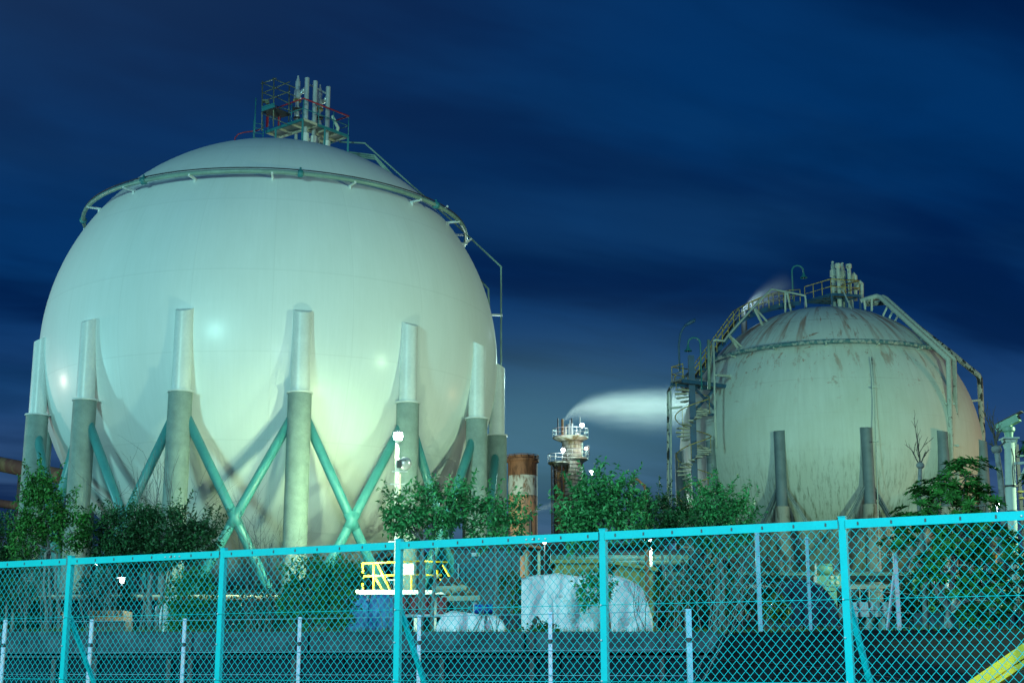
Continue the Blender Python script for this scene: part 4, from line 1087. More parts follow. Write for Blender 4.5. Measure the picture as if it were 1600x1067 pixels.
# ---------------------------------------------------------------- things standing in the yard
def draped(pts_top, name, label, cat, px0, px1, ytop, Y, depth, group=None, mat='tarpwhite', seed=1, flare=.12):
    """a cloth thrown over a load: outline of heights along x, folded skirt"""
    r = random.Random(seed); x0 = at(px0, 1000, Y).x; x1 = at(px1, 1000, Y).x
    n = 72; mm = 26; vs = []; fs = []
    tops = [(at(px, py, Y).x, at(px, py, Y).z) for px, py in pts_top]
    def hz(x):
        if x <= tops[0][0]: return tops[0][1]
        for (a, za), (b, zb) in zip(tops, tops[1:]):
            if x <= b: return za + (zb - za) * (x - a) / (b - a)
        return tops[-1][1]
    # rows over v: front hem -> front top -> back top -> back hem
    for j in range(mm + 1):
        v = j / mm
        for i in range(n + 1):
            x = x0 + (x1 - x0) * i / n; zt = hz(x) - .03 * (1 + noise.noise(Vector((x * 2, seed, 0))))
            fold = .035 * math.sin(x * 11 + 3.5 * noise.noise(Vector((x * 1.3, seed * 3, 0)))) + .06 * noise.noise(Vector((x * 5, v * 3, seed)))
            if v < .4:
                s = v / .4; y = Y - flare * (1 - s) + fold * (1 - s * .8); z = YARD + (zt - YARD) * (1 - (1 - s) ** 1.15)
            elif v < .6:
                s = (v - .4) / .2; y = Y + depth * s; z = zt + .05 * math.sin(s * math.pi) + .02 * noise.noise(Vector((x * 3, s * 3, 1)))
            else:
                s = (1 - v) / .4; y = Y + depth + flare * (1 - s) - fold * (1 - s * .8); z = YARD + (zt - YARD) * (1 - (1 - s) ** 1.15)
            vs.append((x, y, z))
    w = n + 1
    for j in range(mm):
        for i in range(n): a = j * w + i; fs.append((a, a + 1, a + w + 1, a + w))
    fs.append(tuple(j * w for j in range(mm + 1))); fs.append(tuple(j * w + n for j in reversed(range(mm + 1))))
    sm = [True] * (len(fs) - 2) + [False, False]
    m = MB(); m.v = vs; m.f = fs; m.s = sm
    return single(m, name, M[mat], (x0, Y, YARD), label, cat, group)
draped([(813, 903), (840, 896), (870, 895), (905, 899), (932, 893), (950, 895), (985, 904), (1003, 914), (1012, 938), (1021, 968)], 'covered_load', 'large load draped in creased white sheeting behind the fence', 'covered load', 815, 1020, 0, 37, 1.4, 'loads draped in white sheeting', seed=2)
draped([(678, 985), (690, 960), (705, 954), (740, 958), (755, 963)], 'covered_load', 'low mound under white sheeting left of a tree trunk', 'covered load', 677, 757, 0, 35.2, .8, 'loads draped in white sheeting', seed=4)
draped([(755, 985), (762, 962), (772, 961), (785, 970), (792, 987)], 'covered_load', 'small rounded mound under white sheeting right of a tree trunk', 'covered load', 755, 792, 0, 35.4, .7, 'loads draped in white sheeting', seed=5)
draped([(539, 940), (541, 930), (560, 928), (571, 929), (573, 938)], 'tarp_bundle', 'left bundle under bright blue tarpaulin behind the fence', 'tarpaulin', 538, 574, 0, 38, .9, 'bundles under blue tarpaulin', 'tarpblue', 6, .05)
draped([(577, 940), (580, 929), (600, 927), (612, 930)], 'tarp_bundle', 'right bundle under bright blue tarpaulin next to the turquoise post', 'tarpaulin', 576, 613, 0, 38.2, .9, 'bundles under blue tarpaulin', 'tarpblue', 7, .05)
draped([(1212, 955), (1222, 925), (1238, 905), (1262, 903), (1285, 912), (1300, 930), (1312, 950)], 'covered_vehicle', 'vehicle sized shape under dark navy tarpaulin behind the teal posts', 'covered vehicle', 1210, 1314, 0, 38, 1.8, None, 'tarpnavy', 8)
draped([(255, 945), (262, 930), (272, 929), (282, 934)], 'cloth_cover', 'pale blue cloth hung over a stand left of the round shrub', 'cloth', 240, 268, 0, 43, .5, None, 'tarpwhite', 9, .03)

def railing_yellow():
    t = thing('yellow_railing', at(640, 935, 55), 'bright yellow railing on the platform left and right of the turquoise post', 'railing')
    Y = 55
    def tb(a, b, r_=.036, n='rail'): MB().tube([at(*a, Y), at(*b, Y)], r_, 6).build(n, M['yellow'], t)
    tb((565, 880), (658, 876)); tb((563, 900), (656, 897)); tb((658, 876), (700, 878)); tb((656, 897), (690, 899))
    for x in (567, 584, 643, 662): tb((x, 879), (x, 924), .045, 'rail_post')
    tb((590, 881), (611, 924), .05, 'brace'); tb((586, 902), (600, 924), .045, 'brace')
    tb((692, 882), (728, 945), .05, 'stair_rail'); tb((688, 904), (712, 945), .045, 'stair_rail'); tb((710, 905), (710, 945), .045, 'rail_post')
    tb((683, 890), (683, 903), .05, 'rail_post'); tb((678, 898), (690, 898), .05, 'rail')
    b = MB(); b.box(at(632, 889, Y - .2), (.72, .04, .42)); b.build('white_board', M['white'], t)
    b = MB(); c = at(630, 926, Y + .5); b.box(c, (3.6, 1.2, .16)); b.build('platform_slab', M['white'], t)
    for x in (570, 610, 650, 680): a = at(x, 926, Y + .6); MB().beam((a.x, a.y, YARD), (a.x, a.y, a.z - .08), .12, .12).build('platform_leg', M['steel'], t)
railing_yellow()
def shed():
    b = Vector((at(758, 1000, 50).x, 50, YARD)); t = thing('storage_shed', b, 'blue grey sheet metal shed with a small white panel behind the trees', 'shed')
    z = at(758, 857, 50).z; x0, x1 = at(708, 1000, 50).x, at(812, 1000, 50).x
    m = MB(); m.box(((x0 + x1) / 2, 51.5, (YARD + z) / 2), (x1 - x0, 3, z - YARD))
    k = x0 + .05
    while k < x1: m.beam((k, 49.98, YARD), (k, 49.98, z - .03), .05, .03); k += .16
    m.build('wall', M['shed'], t)
    m = MB(); m.box(((x0 + x1) / 2, 51.5, z + .05), (x1 - x0 + .3, 3.4, .1)); m.build('roof', M['dark'], t)
    MB().box(at(743, 866, 49.9), (.28, .04, .12)).build('white_panel', M['lampwhite'] if False else M['white'], t)  # plain white painted panel
    MB().beam(at(716, 880, 49.9), at(716, 905, 49.9), .03, .04).build('door_edge', M['white'], t)
shed()
def pipe_rack(name, label, x0, x1, Y, ys, mats, legs, rad=.16, group='pipe racks behind the yard'):
    t = thing(name, (at(x0, 1000, Y).x, Y, YARD), label, 'pipe rack', group)
    for (y, mt, r_) in zip(ys, mats, rad if isinstance(rad, list) else [rad] * len(ys)):
        MB().tube([at(x0, y, Y), at((x0 + x1) / 2, y, Y + .0), at(x1, y, Y)], r_, 10).build('pipe', M[mt], t)
    for x in legs:
        a = at(x, min(ys) - 3, Y + .3); MB().beam((a.x, a.y, YARD), a, .2, .2).build('leg', M['dark'], t)
        for y in ys: MB().beam(at(x, y + 2.5, Y + .3) + Vector((-.1, -.5, -.02)), at(x, y + 2.5, Y + .3) + Vector((-.1, .5, -.02)), .16, .1).build('cross_beam', M['dark'], t)
pipe_rack('pipe_rack', 'stacked green and dark pipes on a rack right of the tall tree', 860, 1075, 70, [865, 871, 877], ['dark', 'pipegreen', 'pipegreen'], [870, 905, 945, 1000, 1070], [.2, .22, .16])
pipe_rack('pipe_rack', 'low pipes in front of the rusty sphere legs', 1040, 1420, 78, [897, 903, 916], ['pipegreen', 'dark', 'steel'], [1060, 1130, 1200, 1300, 1400], [.16, .2, .14])
pipe_rack('pipe_rack', 'thin pale pipes low behind the left trees', 60, 470, 58.3, [931, 935], ['cream', 'rustpipe'], [80, 180, 290, 400, 460], [.06, .07])
def panel_wall(px0, px1, y0, y1, Y, label, mt='olive'):
    a, b = at(px0, y0, Y), at(px1, y1, Y); t = thing('low_building', ((a.x + b.x) / 2, Y, YARD), label, 'building', 'low works buildings')
    m = MB(); m.add([(a.x, Y, YARD), (b.x, Y, YARD), (b.x, Y, b.z), (a.x, Y, a.z), (a.x, Y + 4, YARD), (b.x, Y + 4, YARD), (b.x, Y + 4, b.z), (a.x, Y + 4, a.z)],
                    [(0, 1, 2, 3), (5, 4, 7, 6), (4, 0, 3, 7), (1, 5, 6, 2)])
    k = a.x + .3
    while k < b.x: z = a.z + (b.z - a.z) * (k - a.x) / (b.x - a.x); m.beam((k, Y - .02, YARD), (k, Y - .02, z - .08), .08, .04); k += .7
    m.build('wall', M[mt], t)
    m = MB(); m.add([(a.x - .2, Y - .3, a.z - .0), (b.x + .2, Y - .3, b.z), (b.x + .2, Y + 4.3, b.z + .1), (a.x - .2, Y + 4.3, a.z + .1), (a.x - .2, Y - .3, a.z + .16), (b.x + .2, Y - .3, b.z + .16), (b.x + .2, Y + 4.3, b.z + .26), (a.x - .2, Y + 4.3, a.z + .26)],
                    [(3, 2, 1, 0), (4, 5, 6, 7), (0, 1, 5, 4), (1, 2, 6, 5), (2, 3, 7, 6), (3, 0, 4, 7)])
    m.build('roof', M['olive'] if mt == 'olive' else M['dark'], t)
panel_wall(967, 1020, 882, 893, 64, 'olive yellow low wall block with pale capping below the lit lamp post')
panel_wall(868, 935, 880, 880, 66, 'olive green panelled block behind the covered load')
panel_wall(1022, 1100, 862, 866, 90, 'dark flat block right of the lit lamp post', 'bldg')
panel_wall(560, 700, 866, 866, 110, 'long dark plant block far behind the legs of the large sphere', 'bldg')
panel_wall(-60, 150, 860, 868, 108, 'dark plant block far behind at the left edge', 'bldg')
panel_wall(150, 560, 880, 880, 104, 'dark low block seen under the large sphere', 'bldg')
panel_wall(1095, 1420, 880, 884, 128, 'dark low block seen under the rusty sphere', 'bldg')
panel_wall(1420, 1700, 872, 868, 125, 'dark low block behind the evergreen at right', 'bldg')
panel_wall(830, 1030, 850, 852, 160, 'dark flat block at the foot of the process tower', 'bldg')
def rust_roof():
    b = Vector((at(820, 1000, 75).x, 75, YARD)); t = thing('open_shed', b, 'open rusty roofed shelter left of the process tower', 'shed')
    m = MB(); a, c = at(792, 851, 75), at(846, 858, 75)
    m.beam(a, c, 2.4, .12); m.build('roof', M['rust'], t)
    for x in (800, 822, 842): q = at(x, 858, 75.2); MB().beam((q.x, q.y, YARD), (q.x, q.y, q.z), .14, .14).build('post', M['palegreen'], t)
rust_roof()
def machine():
    b = Vector((at(1290, 1000, 60).x, 60, YARD)); t = thing('pump_unit', b, 'pale green pump unit on a pedestal beside the turquoise post', 'machine')
    m = MB(); c = at(1293, 908, 60); m.box(c, (1.0, .7, .45)); m.box(c + Vector((-.1, 0, -.25)), (.7, .65, .3)); m.build('casing', M['machine'], t)
    c = at(1286, 889, 60); m = MB(); m.tube([c + Vector((-.3, 0, 0)), c + Vector((.35, 0, 0))], .24, 16); m.build('motor', M['machine'], t)
    m = MB(); m.box(at(1303, 889, 59.9), (.06, .1, .5)); m.box(at(1277, 890, 59.9), (.06, .1, .5)); m.build('bracket', M['rust'], t)
    m = MB()
    for dx, dz in ((-.12, .1), (.1, .1), (-.12, -.12), (.1, -.12)): q = at(1305, 905, 59.6) + Vector((dx, 0, dz)); m.tube([q, q + Vector((0, .2, 0))], .07, 10)
    m.build('valve_wheels', M['cream'], t)
    q = at(1298, 920, 60); MB().box((q.x, 60, (YARD + q.z) / 2), (.4, .4, q.z - YARD)).build('pedestal', M['machine'], t)
machine()
def cabinet():
    b = Vector((at(1440, 1000, 55).x, 55, YARD)); t = thing('control_cabinet', b, 'bright green cabinet with a pale control box on its left side', 'cabinet')
    c = at(1449, 915, 55); z = at(1449, 893, 55).z; m = MB(); m.box((c.x, 55, (YARD + z) / 2), (.42, .4, z - YARD)); m.box((c.x, 54.78, z - .5), (.34, .03, .6)); m.build('cabinet_body', M['greenpaint'], t)
    c = at(1428, 901, 54.8); m = MB(); m.box(c, (.24, .2, .48)); bx = m.build('control_box', M['machine'], t)
    m = MB(); m.box(c + Vector((0, -.11, .02)), (.15, .02, .14)); m.build('dial', M['tarpblue'], bx)
    m = MB(); m.beam((c.x, 54.9, YARD), (c.x, 54.9, c.z - .2), .12, .1); m.build('stand', M['greenpaint'], t)
cabinet()
def trough():
    b = Vector((at(1365, 1000, 36).x, 36, YARD)); t = thing('parked_trailer', b, 'low pale trailer body with slatted front beside the turquoise post', 'trailer')
    z1 = at(1365, 940, 36).z; z0 = at(1365, 963, 36).z
    x0, x1 = at(1333, 1000, 36).x, at(1392, 1000, 36).x
    m = MB(); m.box(((x0 + x1) / 2, 36.7, (z0 + z1) / 2), (x1 - x0, 1.3, z1 - z0)); bd = m.build('body', M['steel'], t)
    for k in (.18, .48, .8): m = MB(); m.beam((x0 + (x1 - x0) * k, 36.03, z1), (x0 + (x1 - x0) * (k + .03), 36.03, z0), .05, .03); m.build('strap', M['dark'], bd)
    m = MB(); m.beam((x0 - .02, 36.02, (z0 + z1) / 2), (x1 + .02, 36.02, (z0 + z1) / 2), .02, .03); m.build('seam', M['steel'], bd)
    for k in (.12, .5, .85):
        q = x0 + (x1 - x0) * k; m = MB(); m.box((q, 36.4, (YARD + z0) / 2), (.14, .5, z0 - YARD)); m.build('block', M['legconc'], t)
    m = MB()
    for k in range(4): q = x0 + (x1 - x0) * (k + .2) / 4; m.tube([(q, 36.2, z1), (q, 36.2, z1 + .35)], .015, 5)
    m.tube([(x0, 36.2, z1 + .35), (x1, 36.2, z1 + .35)], .018, 5); m.build('top_rail', M['cream'], t)
trough()
def block_wall():
    t = thing('block_wall', (15, 32.6, YARD), 'short pale grey block wall at lower right behind the evergreen', 'wall')
    x0, x1 = at(1433, 1000, 33).x, at(1660, 1000, 33).x; z = at(1500, 957, 33).z
    x = x0
    while x < x1:
        MB().box((x + .6, 33.1, (YARD - .1 + z) / 2), (1.185, .2, z - YARD + .1)).build('block_panel', M['concrete'], t); x += 1.2
block_wall()
def plank_pile():
    t = thing('machine_pile', Vector((at(715, 1000, 47).x, 47, YARD)), 'rusty rounded pipe fittings heaped on a pale beam below the yellow stair rail', 'pipes')
    r = random.Random(5)
    for (x, y) in ((697, 915), (708, 920), (720, 922), (731, 926), (705, 910), (690, 922)):
        c = at(x, y, 47); m = MB(); m.tube([c + Vector((-.3, -.1, .02)), c + Vector((0, -.1, .08)), c + Vector((.3, -.1, -.06))], .13, 10); m.build('fitting', M['rustpipe'] if x % 2 else M['cream'], t)
    m = MB(); m.beam(at(690, 935, 46.8), at(750, 934, 46.8), .4, .16); m.build('beam', M['cream'], t)
    for x in (695, 742): q = at(x, 938, 46.8); MB().beam((q.x, q.y, YARD), (q.x, q.y, q.z - .0), .12, .12).build('trestle_leg', M['steel'], t)
    for (x, mt) in ((690, 'redeq'),): pass
plank_pile()
def drum(px, y, Y, mt, label, lying=False, r_=.29, h=.88):
    x = at(px, 1000, Y).x
    if lying:
        z = at(px, y, Y).z; m = MB(); m.tube([(x - h / 2, Y, z), (x - h / 2 + .03, Y, z), (x + h / 2 - .03, Y, z), (x + h / 2, Y, z)], [r_ * .92, r_, r_, r_ * .92], 20)
        o = single(m, 'drum', M[mt], (x, Y, z), label, 'drum', 'drums in the yard')
    else:
        z0 = at(px, y, Y).z - h; m = MB(); m.lathe([(0, h), (r_ * .9, h), (r_, h + .01), (r_, h * .68), (r_ * 1.04, h * .66), (r_, h * .64), (r_, h * .35), (r_ * 1.04, h * .33), (r_, h * .31), (r_, 0), (0, 0)], (x, Y, z0), 20)
        o = single(m, 'drum', M[mt], (x, Y, z0), label, 'drum', 'drums in the yard')
def redstuff():
    t = thing('scrap_rack', Vector((at(640, 1000, 44).x, 44, YARD)), 'low rack of dark red drums between the turquoise post and the white mound', 'rack')
    for x in (512, 525): pass
    m = MB(); m.beam(at(620, 962, 44), at(702, 962, 44), .8, .08); z = at(620, 962, 44).z; m.build('shelf', M['steel'], t)
    for x in (624, 660, 700): q = at(x, 962, 44); MB().beam((q.x, 44, YARD), (q.x, 44, q.z), .08, .08).build('leg', M['steel'], t)
    return z
zs_ = redstuff()
for i, (px, lb) in enumerate(((630, 'dark red drum on the low rack, nearest the turquoise post'), (647, 'dark red drum second along the low rack'), (664, 'dark red drum third along the low rack'), (690, 'dark red drum at the right end of the low rack'))):
    x = at(px, 1000, 44).x; h = .5; r_ = .15
    m = MB(); m.lathe([(0, h), (r_ * .9, h), (r_, h + .01), (r_, h * .68), (r_ * 1.04, h * .66), (r_, h * .64), (r_, .0), (0, 0)], (x, 44, zs_ + .05), 20)
    single(m, 'drum', M['redeq'], (x, 44, zs_ + .05), lb, 'drum', 'drums in the yard')
drum(758, 951, 43, 'bluedrum', 'bright blue drum lying behind the low white mound', True, .14, .65)
def orange_machine(px0, px1, y0, y1, Y, label, seed):
    a, b = at(px0, y0, Y), at(px1, y1, Y); t = thing('orange_machine', Vector(((a.x + b.x) / 2, Y, YARD)), label, 'machine', 'orange machines behind the left trees')
    m = MB(); h = a.z - b.z; m.box(((a.x + b.x) / 2, Y + .5, b.z + h * .72), (b.x - a.x, 1.0, h * .5)); m.box(((a.x + b.x) / 2 + .1, Y + .5, b.z + h * .25), (b.x - a.x - .2, 1.1, h * .4)); m.build('hood', M['orangeeq'], t)
    m = MB()
    for k in range(7): q = a.x + (b.x - a.x) * (k + .5) / 7; m.box((q, Y - .02, b.z + h * .72), (.06, .05, h * .4))
    m.build('grille', M['dark'], t)
    m = MB(); m.box(((a.x + b.x) / 2, Y + .5, (YARD + b.z) / 2), (b.x - a.x + .1, .9, b.z - YARD)); m.build('chassis', M['dark'], t)
orange_machine(138, 192, 953, 971, 42, 'bright orange machine under the left trees', 1)
orange_machine(20, 92, 950, 975, 43, 'dull orange machine at the far left, half hidden by stems', 2)
def yellow_beam():
    a = at(1508, 1082, 12.5); b = at(1625, 1001, 12.0)
    t = thing('yellow_barrier_arm', a, 'bright yellow barrier arm crossing the bottom right corner behind the fence', 'barrier')
    MB().beam(a, b, .10, .10).build('arm', M['yellow'], t)
    d = (b - a); MB().beam(a + d * .0 - Vector((0, .056, .02)), b - Vector((0, .056, .02)), .008, .010).build('groove', M['dark'], t)
    MB().beam(a + Vector((.0, .0, -.085)), b + Vector((0, 0, -.085)), .07, .05).build('lower_arm', M['yellow'], t)
    for k in (-.02, 1.0):
        p = a.lerp(b, k); MB().beam((p.x, p.y + .1, LOWZ), (p.x, p.y + .1, p.z), .09, .09).build('support', M['yellow'], t)
yellow_beam()

# camera mast, right
def camera_mast():
    Y = 45; b = Vector((at(1585, 1000, Y).x, Y, YARD)); t = thing('camera_mast', b, 'pale green steel mast carrying a surveillance camera at right', 'mast')
    tp = at(1577, 688, Y)
    m = MB(); m.tube([b, (tp.x, Y, tp.z)], [.20, .155], 14); pl = m.build('mast_tube', M['palegreen'], t)
    for z in (2.5, 3.9, 4.8, 5.6): MB().lathe([(.16, z), (.215, z), (.215, z + .05), (.16, z + .05)], (b.x + (tp.x - b.x) * (z - YARD) / (tp.z - YARD), Y, 0), 14).build('band', M['dark'], pl)
    m = MB(); m.box((tp.x, Y, tp.z + .05), (.5, .5, .05)); m.box((tp.x, Y, tp.z - .02), (.3, .3, .1)); m.build('top_plate', M['palegreen'], t)
    for s in (-1, 1): MB().beam((tp.x + s * .24, Y, tp.z + .02), (tp.x + s * .14, Y, tp.z - .32), .03, .05).build('gusset', M['palegreen'], t)
    c = Vector((tp.x, Y, tp.z + .25)); m = MB(); m.lathe([(.12, c.z - .18), (.14, c.z), (.2, c.z + .05), (.2, c.z + .16), (.12, c.z + .2), (.12, c.z + .3)], (c.x, c.y, 0), 14); m.build('pan_head', M['machine'], t)
    h = at(1575, 661, Y); d = Vector((.62, -.5, .32)).normalized()
    m = MB(); m.beam(h - d * .42, h + d * .38, .24, .24); cb = m.build('camera_body', M['machine'], t)
    m = MB(); m.beam(h + d * .30 + Vector((0, 0, .13)), h + d * .52 + Vector((0, 0, .13)), .28, .03); m.beam(h - d * .4 + Vector((0, 0, .135)), h + d * .3 + Vector((0, 0, .135)), .28, .03); m.build('sun_hood', M['dark'], cb)
    m = MB(); m.tube([h + d * .38, h + d * .42], .08, 12); m.build('lens', M['glassdark'], cb)
    m = MB(); m.beam(at(1583, 724, 44.9), at(1612, 722, 44.9), .06, .08); m.beam(at(1606, 722, 44.9), at(1592, 752, 44.9), .05, .06); m.build('side_arm', M['palegreen'], t)
    m = MB(); m.tube([at(1580, 700, 44.7), at(1584, 715, 44.7), at(1582, 735, 44.7), at(1584, 760, 44.7)], .018, 5); m.build('cable', M['dark'], t)
camera_mast()
def frame_right():
    t = thing('steel_gantry', Vector((at(1595, 1000, 62).x, 62, YARD)), 'dark steel gantry with yellow rails behind the camera mast', 'gantry')
    for x, y in ((1588, 694), (1612, 690)): a = at(x, y, 62); MB().beam((a.x, 62, YARD), a, .14, .14).build('post', M['dark'], t)
    for (a, b, mt) in (((1590, 712), (1640, 712), 'pipegreen'), ((1590, 768), (1640, 766), 'yellowold'), ((1592, 778), (1640, 776), 'yellowold'), ((1555, 866), (1640, 866), 'orangeeq'), ((1555, 880), (1640, 880), 'orangeeq')):
        MB().tube([at(*a, 61.8), at(*b, 61.8)], .05, 6).build('rail', M[mt], t)
    for x in (1556, 1572, 1590): MB().tube([at(x, 866, 61.8), at(x, 900, 61.8)], .05, 6).build('rail_post', M['orangeeq'], t)
frame_right()
def blue_tank_right():
    t = thing('storage_vessel', Vector((at(1565, 1000, 80).x, 80, YARD)), 'dark blue vessel low behind the evergreen at right', 'tank')
    x = at(1562, 1000, 80).x; z = at(1562, 830, 80).z
    MB().lathe([(0, z + .25), (.6, z + .1), (.72, z), (.72, YARD)], (x, 80, 0), 20).build('vessel_body', M['stairblue'], t)
    MB().tube([at(1552, 838, 79), (at(1552, 1000, 79).x, 79, YARD)], .14, 8).build('pipe', M['rustpipe'], t)
blue_tank_right()

# unlit street lamp between the tanks
def street_lamp():
    Y = 60; t = thing('street_lamp', Vector((at(1012, 1000, Y).x, Y, YARD)), 'unlit street lamp with a rusty curved arm and bell shade between the tanks', 'street lamp')
    MB().tube([(at(1012, 1000, Y).x, Y, YARD), at(1011, 870, Y), at(1009, 765, Y), at(1007, 759, Y), at(996, 749, Y), at(989, 746, Y)], [.11, .09, .07, .06, .05, .05], 10).build('pole', M['rust'], t)
    e = at(987, 748, Y); s = MB().lathe([(.03, e.z + .06), (.07, e.z), (.10, e.z - .08), (.20, e.z - .18), (.2, e.z - .22)], (e.x, e.y, 0), 16, sharp=False).build('shade', M['dark'], t)
    MB().ball((e.x, e.y, e.z - .2), .09, 10, 6).build('bulb', M['aluminium'], s)
street_lamp()
# chimney with bands
def chimney():
    Y = 170; k = Y / 2220; c = at(817, 835, Y); x = c.x; r_ = 23 * k
    t = thing('chimney', Vector((x, Y, YARD)), 'wide rusty chimney banded brown, white and orange left of the tower', 'chimney')
    z = lambda y: at(817, y, Y).z
    MB().lathe([(r_, YARD), (r_, z(775))], (x, Y, 0), 40).build('orange_band', M['orange'], t)
    MB().lathe([(r_ + .01, z(775)), (r_ + .01, z(744))], (x, Y, 0), 40).build('white_band', M['oldwhite'], t)
    MB().lathe([(r_ + .02, z(744)), (r_ + .03, z(722))], (x, Y, 0), 40).build('brown_band', M['rust'], t)
    MB().lathe([(r_ + .02, z(723)), (r_ * 1.12, z(722)), (r_ * 1.12, z(718)), (r_ * 1.03, z(717)), (r_ * 1.03, z(713)), (r_ * .95, z(713)), (r_ * .95, z(716))], (x, Y, 0), 40).build('rim', M['rust'], t)
    m = MB()
    for a in range(0, 360, 24):
        q = Vector((x + r_ * 1.1 * math.cos(R(a)), Y + r_ * 1.1 * math.sin(R(a)), z(719))); m.tube([q, q + Vector((0, 0, .55))], .05, 5)
    m.tube([(x + r_ * 1.1 * math.cos(R(a)), Y + r_ * 1.1 * math.sin(R(a)), z(719) + .55) for a in range(0, 360, 12)], .04, 5, closed=True)
    m.build('guard_rail', M['rust'], t)
chimney()
def tower():
    Y = 190; k = Y / 2220
    z = lambda y: at(890, y, Y).z
    X = lambda px: at(px, 750, Y).x
    t = thing('process_tower', Vector((X(894), Y, YARD)), 'tall two stage process tower with walkways, stacks and bright lights', 'tower')
    r1 = 16.5 * k
    MB().lathe([(r1, YARD), (r1, z(735)), (r1 * .98, z(735)), (r1 * .98, z(716)), (r1 * 1.03, z(715)), (r1, z(714)), (r1, z(686)), (0, z(685))], (X(895), Y, 0), 36).build('column', M['lagging'], t)
    MB().lathe([(8.5 * k, YARD), (8.5 * k, z(727)), (0, z(726))], (X(873), Y - 1, 0), 24).build('side_column', M['brownlag'], t)
    m = MB(); rr = 15.7 * k
    for y in range(690, 840, 6): m.lathe([(r1 + .03, z(y)), (r1 + .06, z(y + .4)), (r1 + .03, z(y + .8))], (X(895), Y, 0), 36)
    m.build('hoops', M['dark'], t)
    def gallery(px, y, rad, matn='dark'):
        c = Vector((X(px), Y - (1 if px < 880 else 0), 0)); rp = rad * k
        m = MB(); m.lathe([(rp * .45, z(y)), (rp, z(y)), (rp, z(y + 2)), (rp * .6, z(y + 7))], c, 32); g = m.build('walkway', M['lagging'], t)
        h = 1.05
        for f_, r_ in ((1, .045), (.5, .03)):
            MB().tube([(c.x + rp * math.cos(R(a)), c.y + rp * math.sin(R(a)), z(y) + h * f_) for a in range(0, 360, 15)], r_, 5, closed=True).build('handrail', M['steel'], g)
        for a in range(0, 360, 36): q = Vector((c.x + rp * math.cos(R(a)), c.y + rp * math.sin(R(a)), z(y))); MB().tube([q, q + Vector((0, 0, h))], .035, 5).build('rail_post', M['steel'], g)
    gallery(892, 683, 28); gallery(900, 716, 19.5); gallery(873, 724, 17)
    for (px, y0, y1, r_, mt) in ((872, 655, 676, 1.1, 'dark'), (879, 656.5, 678, 2.0, 'brownlag'), (889, 664, 678, .9, 'steel'), (893.5, 655, 663, 1.3, 'dark'), (894, 663, 678, 1.5, 'white'), (890.5, 658, 678, .7, 'steel'), (906.5, 653, 676, 1.1, 'steel'), (884, 668, 680, 1.4, 'cream'), (886, 664.5, 668, 1.2, 'dark')):
        q = at(px, y1, Y - .8); MB().lathe([(0, z(y0)), (r_ * k, z(y0)), (r_ * k, z(y1 + 4))], (q.x, q.y, 0), 12).build('stack', M[mt], t)
    MB().box(at(902, 679, Y - 1.5), (.5, .4, .35)).build('hatch_box', M['white'], t)
    m = MB()
    for s in (-.25, .25): m.tube([(X(866) + s, Y - 2.0, YARD), (X(866) + s, Y - 2.0, z(728))], .05, 5)
    for i in range(0, 60): m.tube([(X(866) - .25, Y - 2, z(728) - i * .35), (X(866) + .25, Y - 2, z(728) - i * .35)], .03, 4)
    m.build('ladder', M['dark'], t)
    m = MB()
    for px in (861, 877): m.beam((X(px), Y - 2.4, YARD), (X(px), Y - 2.4, z(730)), .18, .18)
    for y in range(735, 840, 14): m.beam((X(861), Y - 2.4, z(y)), (X(877), Y - 2.4, z(y + 7)), .1, .1)
    m.build('support_frame', M['dark'], t)
    for (px, y, mt, r_, pw, cl) in ((909.5, 664, 'lampwhite', .17, 900, (.8, 1, .95)), (880, 703, 'lampwhite', .17, 500, (.85, 1, .9))):
        q = at(px, y, Y - 3.0); h = MB().ball(q, r_ * 1.6, 12, 8).build('floodlight', M[mt], t)
        MB().tube([q - Vector((0, -.1, .2)), (q.x, q.y + .3, z(y + 12))], .06, 6).build('light_stem', M['steel'], h)
        point('tower_or_fill_light', q + Vector((0, -.35, .0)), pw, cl, .2)
    q = at(916, 700.5, Y - 2.5); h = MB().ball(q, .2, 12, 8).build('gallery_lamp', M['lampwarm'], t)
    MB().tube([(X(919.5), q.y, z(716)), (X(919.5), q.y, z(702)), (X(918), q.y, z(700)), (q.x + .15, q.y, q.z)], .05, 6).build('lamp_arm', M['steel'], h)
    point('tower_or_fill_light', q + Vector((-.4, -.2, 0)), 120, (1, .6, .4), .1)
    point('tower_or_fill_light', at(873, 671, Y - 3), 60, (1, .5, .5), .1)
tower()
def small_stack():
    t = thing('flare_stack', Vector((at(829, 1000, 168).x, 166, YARD)), 'thin bent vent pipe in front of the chimney', 'pipe')
    MB().tube([(at(829, 1000, 166).x, 166, YARD), at(829, 803, 166), at(830, 801, 166), at(832, 800, 166)], .16, 8).build('vent_pipe', M['dark'], t)
small_stack()
def back_stack():
    Y = 118; t = thing('steam_stack', Vector((at(1163, 1000, Y).x, Y, YARD)), 'dark steam stack showing behind the stair of the rusty sphere', 'chimney')
    x = at(1163, 1000, Y).x; MB().lathe([(0, at(1163, 484, Y).z), (.25, at(1163, 484, Y).z), (.25, YARD)], (at(1162.5, 500, Y).x, Y, 0), 14).build('stack_tube', M['dark'], t)
back_stack()
def left_pipes():
    t = thing('pipe_bridge', Vector((-45, 110, YARD)), 'high rusty lagged pipes crossing the sky at the far left edge', 'pipe bridge')
    MB().tube([at(-80, 709, 110), at(100, 745, 100)], .55, 14).build('pipe', M['rustpipe'], t)
    MB().tube([at(-80, 775, 110), at(140, 806, 100)], .3, 12).build('pipe', M['rustpipe'], t)
    for x in (-20, 30): q = at(x, 770, 107); MB().beam((q.x, q.y, YARD), (q.x, q.y, q.z + 2.0), .3, .3).build('trestle', M['dark'], t)
left_pipes()
